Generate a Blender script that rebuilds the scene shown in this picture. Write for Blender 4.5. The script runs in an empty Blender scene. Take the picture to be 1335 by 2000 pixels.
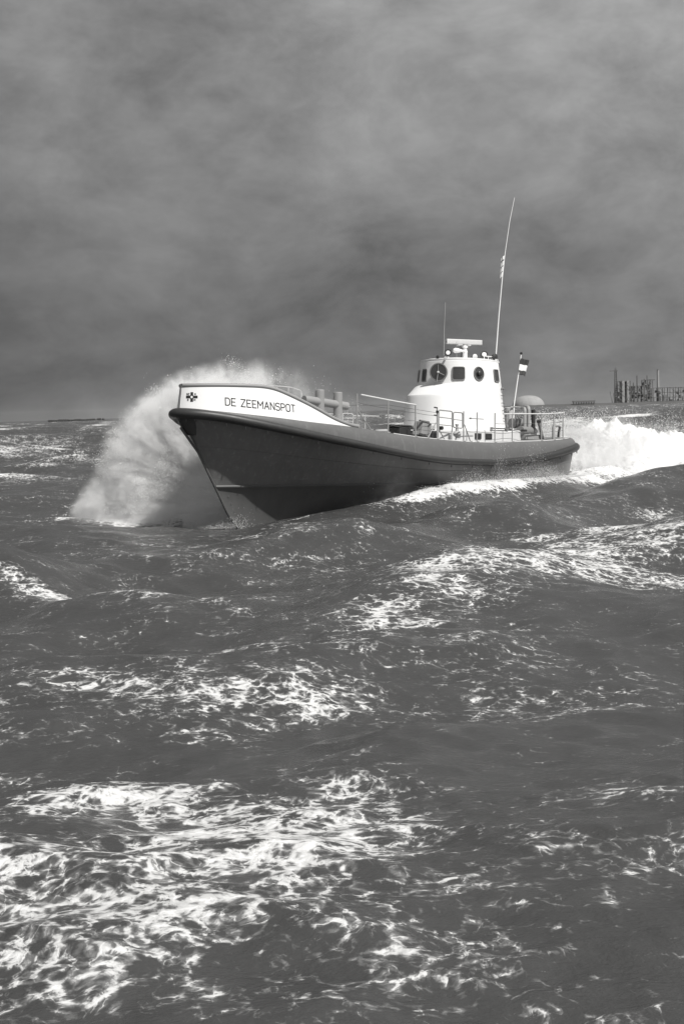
import bpy, math, random
import numpy as np
from mathutils import Matrix
R = math.radians
random.seed(7)
rng = np.random.default_rng(11)

# ------------------------------------------------------------------ camera
sc = bpy.context.scene
col = sc.collection
CAM_H = 2.85
cam_d = bpy.data.cameras.new('camera')
cam = bpy.data.objects.new('camera', cam_d)
col.objects.link(cam)
cam_d.sensor_fit = 'HORIZONTAL'
cam_d.sensor_width = 36.0
cam_d.lens = 36.0 * 2440.0 / 1335.0
cam_d.clip_start = 0.1
cam_d.clip_end = 30000.0
cam.matrix_world = (Matrix.Translation((0, 0, CAM_H)) @ Matrix.Rotation(R(90 - 4.62), 4, 'X')
                    @ Matrix.Rotation(R(-1.71), 4, 'Z'))
sc.camera = cam

# ------------------------------------------------------------------ sky and sun
SUN_EL, SUN_DIR = 51.0, (0.70, -0.71)          # the sun stands behind the camera, to the right
az = math.atan2(SUN_DIR[0], SUN_DIR[1])         # clockwise from +Y
world = bpy.data.worlds.new('World')
sc.world = world
world.use_nodes = True
nt = world.node_tree
nt.nodes.clear()


def nd(t, kind, **kw):
    n = t.nodes.new(kind)
    for k, v in kw.items():
        setattr(n, k, v)
    return n


def mth(t, op, a, b=None, c=None, clamp=False):
    n = t.nodes.new('ShaderNodeMath')
    n.operation = op
    n.use_clamp = clamp
    for i, v in enumerate((a, b, c)):
        if v is None:
            continue
        if isinstance(v, (int, float)):
            n.inputs[i].default_value = v
        else:
            t.links.new(v, n.inputs[i])
    return n.outputs[0]


def vmth(t, op, a, b=None):
    n = t.nodes.new('ShaderNodeVectorMath')
    n.operation = op
    for i, v in enumerate((a, b)):
        if v is None:
            continue
        if isinstance(v, tuple):
            n.inputs[i].default_value = v
        elif isinstance(v, (int, float)):
            n.inputs[3].default_value = v
        else:
            t.links.new(v, n.inputs[i])
    if op == 'SCALE' and isinstance(b, (int, float)):
        n.inputs[3].default_value = b
    return n.outputs[0]


def noise(t, vec, scale, detail=4, rough=0.55, dist=0.0, color=False):
    n = t.nodes.new('ShaderNodeTexNoise')
    t.links.new(vec, n.inputs['Vector'])
    n.inputs['Scale'].default_value = scale
    n.inputs['Detail'].default_value = detail
    n.inputs['Roughness'].default_value = rough
    n.inputs['Distortion'].default_value = dist
    return n.outputs['Color' if color else 'Fac']


def sstep(t, v, lo, hi, a=0.0, b=1.0):
    n = t.nodes.new('ShaderNodeMapRange')
    n.interpolation_type = 'SMOOTHSTEP'
    t.links.new(v, n.inputs[0])
    for i, q in ((1, lo), (2, hi), (3, a), (4, b)):
        if isinstance(q, (int, float)):
            n.inputs[i].default_value = q
        else:
            t.links.new(q, n.inputs[i])
    return n.outputs[0]


sky = nd(nt, 'ShaderNodeTexSky', sky_type='NISHITA')
sky.sun_disc = False
sky.sun_elevation = R(SUN_EL)
sky.sun_rotation = az
bw = nd(nt, 'ShaderNodeRGBToBW')
nt.links.new(sky.outputs[0], bw.inputs[0])
tc = nd(nt, 'ShaderNodeTexCoord')
sep = nd(nt, 'ShaderNodeSeparateXYZ')
nt.links.new(tc.outputs['Generated'], sep.inputs[0])
dx, dy, dz = sep.outputs
# overcast bank: cloud layer seen on a high flat sheet
vs_ = vmth(nt, 'MULTIPLY', tc.outputs['Generated'], (1.0, 1.0, 1.75))
wv_ = vmth(nt, 'SUBTRACT', noise(nt, vs_, 5.0, 3, .5, 0, True), (.5, .5, .5))
vs_ = vmth(nt, 'ADD', vs_, vmth(nt, 'SCALE', wv_, 0.09))
c1 = noise(nt, vs_, 4.2, 5, 0.5, 0.0)
c2 = noise(nt, vmth(nt, 'ADD', vs_, (2.3, 1.1, 0.7)), 14.0, 7, 0.62, 0.0)
cl = mth(nt, 'ADD', mth(nt, 'MULTIPLY', mth(nt, 'SUBTRACT', c1, 0.5), 1.55),
         mth(nt, 'MULTIPLY', mth(nt, 'SUBTRACT', c2, 0.5), 1.2))
ramp = sstep(nt, dz, 0.05, 0.28, 1.62, 2.8)            # the bank is thinner higher up
side = mth(nt, 'MULTIPLY_ADD', dx, 0.75, 1.02)
side = mth(nt, 'MINIMUM', mth(nt, 'MAXIMUM', side, 0.7), 1.35)
cloud = mth(nt, 'MULTIPLY', mth(nt, 'MULTIPLY', ramp, side), mth(nt, 'ADD', cl, 1.0))
# behind the camera the sky is broken and open, as the sunlight shows
openf = sstep(nt, dy, -0.1, 0.5, 0.8, 0.03)
mixv = nd(nt, 'ShaderNodeMix')
mixv.data_type = 'FLOAT'
nt.links.new(openf, mixv.inputs[0])
nt.links.new(cloud, mixv.inputs[2])
nt.links.new(bw.outputs[0], mixv.inputs[3])
bg = nd(nt, 'ShaderNodeBackground')
bg.inputs[1].default_value = 0.10
nt.links.new(mixv.outputs[0], bg.inputs[0])
wo = nd(nt, 'ShaderNodeOutputWorld')
nt.links.new(bg.outputs[0], wo.inputs[0])

sun_d = bpy.data.lights.new('sun', 'SUN')
sun_d.energy = 4.9
sun_d.angle = R(0.6)
sun_d.color = (1.0, 0.985, 0.955)
sun = bpy.data.objects.new('sun', sun_d)
col.objects.link(sun)
sun.rotation_euler = (R(90 - SUN_EL), 0, math.pi - az)
sc.view_settings.view_transform = 'Standard'
sc.view_settings.look = 'None'
sc.view_settings.exposure = 0.0
sc.view_settings.gamma = 1.0
sc.cycles.volume_step_rate = 0.5
sc.cycles.volume_max_steps = 256
sc.cycles.volume_bounces = 8
sc.cycles.max_bounces = 10


# ------------------------------------------------------------------ helpers
def tag(o, label=None, cat=None, group=None, kind=None):
    if label: o['label'] = label
    if cat: o['category'] = cat
    if group: o['group'] = group
    if kind: o['kind'] = kind
    return o


class MB:
    """collects pieces of ONE mesh"""
    def __init__(s):
        s.v = []; s.f = []

    def add(s, v, f):
        n = len(s.v)
        s.v.extend([tuple(map(float, p)) for p in v])
        s.f.extend([tuple(i + n for i in q) for q in f])
        return s

    def grid(s, P, close_u=False, close_v=False):
        P = np.asarray(P, float)
        nu, nv = P.shape[:2]
        f = []
        for i in range(nu - (0 if close_u else 1)):
            for j in range(nv - (0 if close_v else 1)):
                a = i * nv + j; b = i * nv + (j + 1) % nv
                c = ((i + 1) % nu) * nv + (j + 1) % nv; d = ((i + 1) % nu) * nv + j
                f.append((a, b, c, d))
        return s.add(P.reshape(-1, 3), f)

    def box(s, c, size, rz=0.0, ry=0.0, bev=0.0):
        hx, hy, hz = size[0] / 2, size[1] / 2, size[2] / 2
        M = Matrix.Rotation(rz, 3, 'Z') @ Matrix.Rotation(ry, 3, 'Y')
        M = np.array(M)
        b = min(bev, hx * .9, hy * .9, hz * .9)
        if b <= 0:
            v = [(x, y, z) for x in (-hx, hx) for y in (-hy, hy) for z in (-hz, hz)]
            f = [(0, 1, 3, 2), (4, 6, 7, 5), (0, 4, 5, 1), (2, 3, 7, 6), (0, 2, 6, 4), (1, 5, 7, 3)]
        else:
            rings = []
            k = []
            for (cx, cy, a0) in ((hx - b, hy - b, 0), (-hx + b, hy - b, 90), (-hx + b, -hy + b, 180), (hx - b, -hy + b, 270)):
                for a in (0, 45, 90):
                    k.append((cx, cy, R(a0 + a)))
            for z, rr in ((-hz, 0.0), (-hz + b, b), (hz - b, b), (hz, 0.0)):
                rings.append([(cx + rr * math.cos(a), cy + rr * math.sin(a), z) for cx, cy, a in k])
            n = 12
            v = [p for r_ in rings for p in r_]
            f = []
            for i in range(3):
                for j in range(n):
                    f.append((i * n + j, i * n + (j + 1) % n, (i + 1) * n + (j + 1) % n, (i + 1) * n + j))
            f.append(tuple(range(n - 1, -1, -1)))
            f.append(tuple(range(3 * n, 4 * n)))
        v = (np.array(v) @ M.T) + np.array(c)
        return s.add(v, f)

    def tube(s, pts, r, n=8, cap=True):
        pts = [np.array(p, float) for p in pts]
        m = len(pts)
        rr = r if isinstance(r, (list, tuple, np.ndarray)) else [r] * m
        ring = []
        up = np.array([0, 0, 1.0])
        prev = None
        for i, p in enumerate(pts):
            t = pts[min(i + 1, m - 1)] - pts[max(i - 1, 0)]
            t /= (np.linalg.norm(t) + 1e-12)
            if prev is None:
                a = np.cross(t, up)
                if np.linalg.norm(a) < 1e-3: a = np.cross(t, (1.0, 0, 0))
            else:
                a = prev - t * np.dot(prev, t)
            a /= np.linalg.norm(a)
            prev = a
            b = np.cross(t, a)
            ring.append([p + rr[i] * (math.cos(q) * a + math.sin(q) * b) for q in np.linspace(0, 2 * math.pi, n, endpoint=False)])
        v = [q for r_ in ring for q in r_]
        f = []
        for i in range(m - 1):
            for j in range(n):
                f.append((i * n + j, i * n + (j + 1) % n, (i + 1) * n + (j + 1) % n, (i + 1) * n + j))
        if cap:
            f.append(tuple(range(n - 1, -1, -1)))
            f.append(tuple(range((m - 1) * n, m * n)))
        return s.add(v, f)

    def lathe(s, c, axis, prof, n=20):
        """prof: (distance along axis, radius)"""
        t = np.array(axis, float); t /= np.linalg.norm(t)
        a = np.cross(t, (0, 0, 1.0))
        if np.linalg.norm(a) < 1e-3: a = np.cross(t, (1.0, 0, 0))
        a /= np.linalg.norm(a); b = np.cross(t, a)
        c = np.array(c, float)
        v = []; f = []
        for h, r in prof:
            r = max(r, 1e-4)
            v += [c + t * h + r * (math.cos(q) * a + math.sin(q) * b) for q in np.linspace(0, 2 * math.pi, n, endpoint=False)]
        m = len(prof)
        for i in range(m - 1):
            for j in range(n):
                f.append((i * n + j, i * n + (j + 1) % n, (i + 1) * n + (j + 1) % n, (i + 1) * n + j))
        f.append(tuple(range(n - 1, -1, -1))); f.append(tuple(range((m - 1) * n, m * n)))
        return s.add(v, f)

    def build(s, name, mat, parent=None, smooth=True, angle=40):
        me = bpy.data.meshes.new(name)
        me.from_pydata(s.v, [], s.f)
        me.validate()
        if smooth:
            me.shade_smooth()
            try:
                me.set_sharp_from_angle(angle=R(angle))
            except Exception:
                pass
        me.materials.append(mat)
        o = bpy.data.objects.new(name, me)
        col.objects.link(o)
        if parent is not None:
            o.parent = parent
        return o


def arc_pts(p0, p1, p2, n=6):
    """rounded corner p0 -> p2 round p1"""
    p0, p1, p2 = map(lambda q: np.array(q, float), (p0, p1, p2))
    return [(1 - t) ** 2 * p0 + 2 * t * (1 - t) * p1 + t * t * p2 for t in np.linspace(0, 1, n)]


def rounded_path(pts, rad, closed=False, n=5):
    out = []
    m = len(pts)
    P = [np.array(p, float) for p in pts]
    for i in range(m):
        if not closed and i in (0, m - 1):
            out.append(P[i]); continue
        a, b, c = P[i - 1], P[i], P[(i + 1) % m]
        da = (a - b) / np.linalg.norm(a - b); dc = (c - b) / np.linalg.norm(c - b)
        out += arc_pts(b + da * rad, b, b + dc * rad, n)
    if closed: out.append(out[0])
    return out


# ------------------------------------------------------------------ materials (a monochrome scene: everything is a grey)
def paint(name, g, rough=0.45, spec=0.5, var=0.12, scale=3.0, bump=0.0, streak=False, metal=0.0, coat=0.0, salt=0.0):
    m = bpy.data.materials.new(name)
    m.use_nodes = True
    t = m.node_tree
    p = t.nodes['Principled BSDF']
    tcn = nd(t, 'ShaderNodeTexCoord')
    v = tcn.outputs['Object']
    if streak:
        v2 = vmth(t, 'MULTIPLY', v, (3.0, 3.0, 0.35))
    else:
        v2 = v
    n1 = noise(t, v2, scale, 6, 0.6)
    n2 = noise(t, v, scale * 9, 3, 0.6)
    f = mth(t, 'ADD', mth(t, 'MULTIPLY', mth(t, 'SUBTRACT', n1, 0.5), 2.0 * var),
            mth(t, 'MULTIPLY', mth(t, 'SUBTRACT', n2, 0.5), 1.0 * var))
    val = mth(t, 'MULTIPLY', mth(t, 'ADD', f, 1.0), g)
    if salt > 0:      # dried salt runs and scuffs
        s1_ = noise(t, vmth(t, 'MULTIPLY', v, (9.0, 9.0, 0.9)), 1.0, 6, .7)
        s2_ = noise(t, vmth(t, 'MULTIPLY', v, (1.2, 1.2, 5.0)), 1.6, 6, .75)
        sm_ = mth(t, 'ADD', sstep(t, s1_, .52, .72), mth(t, 'MULTIPLY', sstep(t, s2_, .60, .70), .8))
        val = mth(t, 'ADD', val, mth(t, 'MULTIPLY', sm_, salt))
    cb = nd(t, 'ShaderNodeCombineColor')
    for i in range(3): t.links.new(val, cb.inputs[i])
    t.links.new(cb.outputs[0], p.inputs['Base Color'])
    rr = mth(t, 'MULTIPLY_ADD', mth(t, 'SUBTRACT', n1, 0.5), 0.3, rough)
    t.links.new(rr, p.inputs['Roughness'])
    p.inputs['Specular IOR Level'].default_value = spec
    p.inputs['Metallic'].default_value = metal
    p.inputs['Coat Weight'].default_value = coat
    if bump > 0:
        b = nd(t, 'ShaderNodeBump')
        b.inputs['Strength'].default_value = bump
        b.inputs['Distance'].default_value = 0.02
        t.links.new(mth(t, 'ADD', n1, mth(t, 'MULTIPLY', n2, 0.3)), b.inputs['Height'])
        t.links.new(b.outputs[0], p.inputs['Normal'])
    return m


M = dict(
    white=paint('white_paint', 0.80, 0.4, 0.4, 0.03, 1.5),
    offwhite=paint('worn_white_paint', 0.62, 0.5, 0.4, 0.10, 4.0),
    hull=paint('hull_paint', 0.125, 0.38, 0.5, 0.26, 1.6, 0.12, True, salt=.055),
    strip=paint('shoulder_paint', 0.115, 0.5, 0.4, 0.16, 2.2, 0.08, salt=.045),
    bottom=paint('bottom_paint', 0.085, 0.45, 0.4, 0.24, 1.3, 0.10, True),
    rubber=paint('fender_rubber', 0.032, 0.46, 0.5, 0.25, 5.0, 0.15),
    rail=paint('grey_rail_paint', 0.30, 0.5, 0.4, 0.08, 8.0),
    lightrail=paint('light_rail_paint', 0.45, 0.45, 0.4, 0.08, 8.0),
    bitt=paint('bitt_paint', 0.27, 0.5, 0.4, 0.08, 5.0, 0.05),
    dark=paint('dark_fitting', 0.03, 0.4, 0.5, 0.2, 8.0),
    mid=paint('mid_grey_fitting', 0.20, 0.5, 0.4, 0.12, 6.0),
    deck=paint('deck_paint', 0.22, 0.7, 0.3, 0.12, 3.0, 0.1),
    black=paint('black_lettering', 0.02, 0.5, 0.3, 0.1, 8.0),
    wire=paint('wire_rope', 0.10, 0.5, 0.5, 0.1, 8.0),
    radar=paint('radar_paint', 0.55, 0.5, 0.4, 0.05, 6.0),
    far=paint('far_hazed_steel', 0.14, 0.8, 0.2, 0.25, 0.2),  # far steel greys are lightened: sea haze painted into the colour
    farmid=paint('far_hazed_grey_steel', 0.19, 0.8, 0.2, 0.3, 0.2),
    farlight=paint('far_pale_hazed_cladding', 0.30, 0.8, 0.2, 0.25, 0.25),
    domeshell=paint('pale_dome_shell', 0.30, 0.8, 0.2, 0.25, 0.3),
    land=paint('dyke_ground', 0.09, 0.9, 0.2, 0.3, 0.05),
    stone=paint('dark_stone', 0.05, 0.9, 0.2, 0.4, 0.3),
)
g_ = bpy.data.materials.new('window_glass')
g_.use_nodes = True
gp = g_.node_tree.nodes['Principled BSDF']
gp.inputs['Base Color'].default_value = (0.045, 0.045, 0.045, 1)
gp.inputs['Roughness'].default_value = 0.06
gp.inputs['Specular IOR Level'].default_value = 0.8
M['glass'] = g_
l_ = bpy.data.materials.new('lamp_glass')
l_.use_nodes = True
gp = l_.node_tree.nodes['Principled BSDF']
gp.inputs['Base Color'].default_value = (0.8, 0.8, 0.8, 1)
gp.inputs['Roughness'].default_value = 0.15
M['lens'] = l_

# ------------------------------------------------------------------ the boat: placement
BO = np.array([-4.16, 32.0, 0.0]); PSI = R(229.0); BP = R(2.6)
RB = np.array(Matrix.Rotation(PSI, 3, 'Z') @ Matrix.Rotation(-BP, 3, 'Y'))
boat = bpy.data.objects.new('lifeboat', None)
col.objects.link(boat)
boat.empty_display_size = 1.0
boat.location = BO
boat.rotation_euler = (0, -BP, PSI)
tag(boat, 'grey and white motor lifeboat heading left through rough water with round white wheelhouse', 'lifeboat')
LB = 17.5


def P3(s, y, z):            # s = metres aft of the stem, y to port, z up
    return (-s, y, z)


def b2w(s, y, z):
    return BO + RB @ np.array([-s, y, z])


def Bh(s, Bm=2.2, L=LB):
    s = np.clip(s, 0, L)
    u = np.clip(s / 7.5, 0, 1); f = (1 - (1 - u) ** 2.3) ** 0.62
    v = np.clip((L - s) / 1.9, 0, 1); g = (1 - (1 - v) ** 2.4) ** (1 / 2.4)
    t = 1 - 0.10 * np.clip((s - 9) / 8.5, 0, 1) ** 2
    return Bm * f * g * t


def table(xs, ys, sm=0.35):
    X = np.linspace(-1.5, 19.5, 841)
    Y = np.interp(X, xs, ys)
    k = np.exp(-0.5 * (np.arange(-60, 61) * (X[1] - X[0]) / sm) ** 2); k /= k.sum()
    Yp = np.concatenate([np.full(60, Y[0]), Y, np.full(60, Y[-1])])
    Ys = np.convolve(Yp, k, 'valid')
    return lambda s: np.interp(s, X, Ys)


zA = table([-.5, 0, .56, 1.36, 2.05, 3.1, 4.47, 4.87, 6.1, 7.4, 8.4, 9.8, 11.5, 12.5, 14.35, 15.2, 15.8, 16.4, 17.5],
           [3.08, 3.05, 2.985, 2.905, 2.84, 2.735, 2.64, 2.605, 2.475, 2.37, 2.32, 2.255, 2.235, 2.27, 2.315, 2.345, 2.39, 2.43, 2.48])
zF = table([-.5, 0, .5, 1.4, 2.4, 3.6, 5.16, 5.9, 7.5, 8.8, 11.1, 13.1, 14.8, 16, 17.5],
           [2.96, 2.93, 2.87, 2.69, 2.50, 2.29, 2.06, 1.95, 1.75, 1.66, 1.605, 1.70, 1.86, 2.06, 2.22])
iA = table([-.5, 0, 1, 2, 3, 5, 7, 15, 17.5], [.05, .05, .07, .10, .15, .21, .22, .22, .20])
rFz = table([-.5, 0, 1.4, 3.6, 6, 9, 13, 15, 17.5], [.12, .12, .125, .115, .10, .095, .105, .12, .12])

# ---- hull shell
LV = [  # z, stem s0, half-beam, entrance length, exponent a, b, stern overhang
    (2.6, 0.00, 2.20, 7.5, 2.3, 0.62, 0.0),
    (1.9, 0.66, 2.12, 9.2, 2.0, 0.80, 0.05),
    (1.03, 1.22, 1.98, 11.0, 1.8, 0.98, 0.18),
    (0.3, 1.68, 1.70, 12.5, 1.65, 1.45, 0.32),
    (-.2, 2.15, 1.45, 13.0, 1.6, 1.75, 0.50),
    (-.9, 3.40, .80, 12.5, 1.6, 1.7, 0.9),
    (-1.2, 5.00, 0.05, 11.0, 1.7, 1.1, 1.6)]
LVz = np.array([l[0] for l in LV])[::-1]


def lv(z, k):
    return np.interp(z, LVz, np.array([l[k] for l in LV])[::-1])


def hull_pt(t, zfun, off=0.0):
    """t 0..1 along the waterline at level given by zfun(s)"""
    s_ = t * LB
    z = zfun(s_)
    for _ in range(3):
        # the top row follows the fender; levels above 2.6 keep the deck shape
        s0 = lv(z, 1) if z < 2.6 else 0.0
        Le = lv(z, 3); Bm = lv(z, 2); a = lv(z, 4); b = lv(z, 5); ov = lv(z, 6)
        s_ = s0 + (LB - ov - s0) * t
        z = zfun(s_)
    u = min(max((s_ - s0) / Le, 0), 1)
    f = (1 - (1 - u) ** a) ** b
    v = min(max((LB - ov - s_) / 1.9, 0), 1); g = (1 - (1 - v) ** 2.4) ** (1 / 2.4)
    tt = 1 - 0.10 * min(max((s_ - 9) / 8.5, 0), 1) ** 2
    return s_, Bm * f * g * tt + off, z


NT = 150
TT = 0.5 - 0.5 * np.cos(np.pi * np.linspace(0, 1, NT))
TT = 0.6 * TT + 0.4 * TT ** 1.5


def hull_band(z_lo_fun, z_hi_fun, rows, side=1):
    G = []
    for i in range(rows):
        w = i / (rows - 1)
        row = []
        for t in TT:
            zf = lambda s, w=w: z_hi_fun(s) * (1 - w) + z_lo_fun(s) * w
            s_, y, z = hull_pt(t, zf)
            row.append(P3(s_, side * y, z))
        G.append(row)
    return np.array(G)


def topside(rows, side=1):
    """straight plating from the fender down to the chine"""
    A = np.array([P3(s_, side * y, z) for s_, y, z in (hull_pt(t, lambda s: float(zF(s))) for t in TT)])
    C_ = np.array([P3(s_, side * y, z) for s_, y, z in (hull_pt(t, lambda s: 1.03) for t in TT)])
    return np.array([A * (1 - w) + C_ * w for w in np.linspace(0, 1, rows)])


def two_sided(zlo, zhi, rows):
    a = hull_band(zlo, zhi, rows, 1); b = hull_band(zlo, zhi, rows, -1)
    return np.concatenate([b[:, ::-1][:, :-1], a], axis=1)


hull = MB().grid(np.concatenate([topside(14, -1)[:, ::-1][:, :-1], topside(14, 1)], axis=1)).build('hull', M['hull'], boat, angle=60)
MB().grid(two_sided(lambda s: -1.15, lambda s: 1.03 - 0.03, 24)).build('hull_bottom', M['bottom'], boat, angle=60)
# spray rail on the chine
for sd in (1, -1):
    pts = []
    for t in TT[2:-6]:
        s_, y, z = hull_pt(t, lambda s: 1.0)
        pts.append(P3(s_ - 0.01, sd * (y + 0.012), z + 0.012))
    MB().tube(pts, 0.045, 6).build('spray_rail', M['dark' if False else 'bottom'], boat)
# stem bar
pts = [P3(float(lv(z, 1)) - 0.015, 0, z) for z in np.linspace(2.55, -1.1, 30)]
MB().tube(pts, 0.035, 8).build('stem_bar', M['bottom'], boat)
# weld seam along the topside plating
ts = topside(21)
MB().tube([p + np.array([0, .003, 0]) for p in ts[9][6:-22]], 0.0055, 4).build('plate_seam', M['strip'], hull)
for k_ in (40, 62, 84, 104):
    MB().tube([p + np.array([0, .001, 0]) for p in ts[1:, k_]], 0.003, 4).build('plate_seam', M['hull'], hull)
# draught marks on the bow
for k, z in enumerate((0.15, 0.35, 0.55, 0.75)):
    s_, y, zz_ = hull_pt(0.012, lambda s: z)
    s2, y2, _ = hull_pt(0.0125 + 0.002, lambda s: z)
    MB().box(P3(s2 + 0.03, y2 + 0.012, z), (0.04, 0.012, 0.045), rz=R(-62)).build('draught_mark', M['hull'], hull, smooth=False)

# ---- fender: one rubber belt round the whole deck
UU = np.concatenate([np.linspace(0, 1, 90) ** 2.2 * 8.0, np.linspace(8.1, LB - 2.0, 50), LB - 2.0 + 2.0 * (1 - (1 - np.linspace(0.02, 1, 40)) ** 2.0)])


def belt_frames():
    P = []
    for s_ in UU: P.append((s_, Bh(s_)))
    P = np.array(P)
    full = np.concatenate([P * [1, -1], ]) if False else P
    left = P[::-1] * [1, -1]
    loop = np.concatenate([P, left[1:-1]])      # stem -> port -> stern -> starboard -> stem
    return loop


loop = belt_frames()
d = np.roll(loop, -1, 0) - np.roll(loop, 1, 0)
d /= np.linalg.norm(d, axis=1)[:, None]
nrm = np.stack([d[:, 1], -d[:, 0]], 1)          # in (s,y)
# outward: away from the middle
sg = np.sign((nrm * (loop - np.array([8.5, 0]))).sum(1)); nrm *= sg[:, None]
k5 = np.exp(-0.5 * (np.arange(-4, 5) / 2.0) ** 2); k5 /= k5.sum()
nrm = np.stack([sum(k5[i + 4] * np.roll(nrm[:, c], i) for i in range(-4, 5)) for c in (0, 1)], 1)
nrm /= np.linalg.norm(nrm, axis=1)[:, None]
G = []
prof = []
for a in np.linspace(-math.pi * 0.62, math.pi * 0.62, 15):
    prof.append((math.cos(a), math.sin(a)))
for (s_, y), n_ in zip(loop, nrm):
    zc = float(zF(s_)); rz_ = float(rFz(s_)); ro = 0.13
    nose = math.exp(-(s_ / 0.45) ** 2)
    ro *= 1 + 0.35 * nose
    row = []
    for c_, s1 in prof:
        o_ = 0.02 + ro * c_
        zz_ = zc + rz_ * s1 * (1 + 0.15 * nose)
        row.append(P3(s_ + n_[0] * o_, y + n_[1] * o_, zz_))
    row.append(P3(s_ - n_[0] * 0.06, y - n_[1] * 0.06, zc + rz_ * 0.8))
    row.append(P3(s_ - n_[0] * 0.06, y - n_[1] * 0.06, zc - rz_ * 0.8))
    G.append(row)
fend = MB().grid(np.array(G), close_u=True, close_v=True).build('fender', M['rubber'], boat, angle=50)
# lower lip strip of the fender and its bolts
lip = []
for (s_, y), n_ in zip(loop, nrm):
    lip.append(P3(s_ + n_[0] * 0.07, y + n_[1] * 0.07, float(zF(s_)) - float(rFz(s_)) - 0.004))
lip.append(lip[0])
MB().tube(lip, 0.010, 6, cap=False).build('fender_retaining_strip', M['dark'], fend)
for k in range(3, len(loop) // 2, 7):
    (s_, y), n_ = loop[k], nrm[k]
    MB().tube([P3(s_ + n_[0] * 0.06, y + n_[1] * 0.06, float(zF(s_)) - float(rFz(s_)) - 0.02),
               P3(s_ + n_[0] * 0.06, y + n_[1] * 0.06, float(zF(s_)) - float(rFz(s_)) - 0.085)], 0.016, 6).build('fender_bracket', M['dark'], fend)
# nose fender running down the stem
nf = MB()
G = []
zs = np.linspace(3.03, 2.36, 16)
for i, z in enumerate(zs):
    q = i / 15
    s0 = 0.62 * max(0, (2.95 - z)) ** 1.0 * 0.75
    wd = 0.40 * (1 - 0.55 * q)
    th = 0.13 * math.sin(math.pi * min(1, 0.15 + 0.85 * q)) ** 0.5 + 0.03
    row = []
    for a in np.linspace(-math.pi / 2, math.pi / 2, 13):
        row.append(P3(s0 + 0.05 - th * math.cos(a) + (wd * abs(math.sin(a))) ** 1.6 * 1.1, wd * math.sin(a), z))
    G.append(row)
nf.grid(np.array(G)).build('nose_fender', M['rubber'], fend, angle=60)

# ---- shoulder strip between fender and deck edge
G = []
for (s_, y), n_ in zip(loop, nrm):
    z0 = float(zF(s_)) + float(rFz(s_)) * 0.75; z1 = max(float(zA(s_)), z0 + 0.02); ins = float(iA(s_))
    row = []
    for w in np.linspace(0, 1, 9):
        a = w * math.pi / 2
        inn = ins * (1 - math.cos(a)) ** 0.9 * 0.95 + 0.01
        zz_ = z0 + (z1 - z0) * math.sin(a) ** 0.85
        row.append(P3(s_ - n_[0] * inn, y - n_[1] * inn, zz_))
    G.append(row)
MB().grid(np.array(G), close_u=True).build('shoulder_plating', M['strip'], boat, angle=50)
# pale worn waterway edge at the deck line
ed = []
for (s_, y), n_ in zip(loop, nrm):
    ins = float(iA(s_)) + 0.03
    if s_ > 5.4 or True:
        ed.append(P3(s_ - n_[0] * ins, y - n_[1] * ins, float(zA(s_)) + 0.002))
nh = len(ed) // 2
MB().tube([p for p in ed[:nh + 1] if -p[0] > 6.2 and -p[0] < 16.9], 0.016, 6).build('deck_edge_strip', M['offwhite'], boat)
MB().tube([p for p in ed[nh:] if -p[0] > 6.2 and -p[0] < 16.9], 0.016, 6).build('deck_edge_strip', M['offwhite'], boat)
# deck
G = []
for s_ in np.linspace(0.02, LB - 0.02, 110):
    b_ = max(Bh(s_) - float(iA(s_)), 0.02)
    G.append([P3(s_, b_ * w, float(zA(s_)) - 0.005 + 0.07 * (1 - w * w) * min(1, b_ / 2)) for w in np.linspace(-1, 1, 15)])
MB().grid(np.array(G)).build('deck', M['deck'], boat)

# ---- bulwark
ztop = table([-.5, 0, .8, 1.8, 2.15, 2.54, 3.25, 4.0, 4.56, 4.85], [3.62, 3.62, 3.635, 3.63, 3.575, 3.43, 3.15, 2.81, 2.655, 2.62], 0.16)


def bul(s_, w, side=1, off=0.0):
    z0 = float(zA(s_)) - 0.01; z1 = max(float(ztop(s_)), z0 + 0.01)
    y = max(Bh(s_) - float(iA(s_)) * 0.9, 0.0)
    h = (z1 - z0) * w
    # tumblehome: the top leans in; done along the outline normal
    e = 0.01
    dy_ = (Bh(s_ + e) - Bh(max(s_ - e, 0))) / (e + min(s_, e))
    n_ = np.array([-dy_, 1.0]); n_ /= np.linalg.norm(n_)
    o_ = off - 0.13 * h
    return np.array([-(s_ + n_[0] * o_), side * max(y + n_[1] * o_, 0.0), z0 + h])


SB = 4.85 * np.linspace(0, 1, 80) ** 2.3


def bul_grid(off):
    rows = []
    for w in np.linspace(0, 1, 10):
        port = [bul(s_, w, 1, off) for s_ in SB]
        stb = [bul(s_, w, -1, off) for s_ in SB]
        rows.append(stb[::-1][:-1] + port)
    return np.array(rows)


bm = MB().grid(bul_grid(0.0)).grid(bul_grid(-0.045))
bulwark = bm.build('bulwark', M['white'], boat, angle=60)
pts = [bul(s_, 1.0, -1, -0.02) for s_ in SB[::-1]][:-1] + [bul(s_, 1.0, 1, -0.02) for s_ in SB]
MB().tube([p + np.array([0, 0, .015]) for p in pts], 0.052, 10).build('bulwark_rail', M['bitt'], boat)

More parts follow.
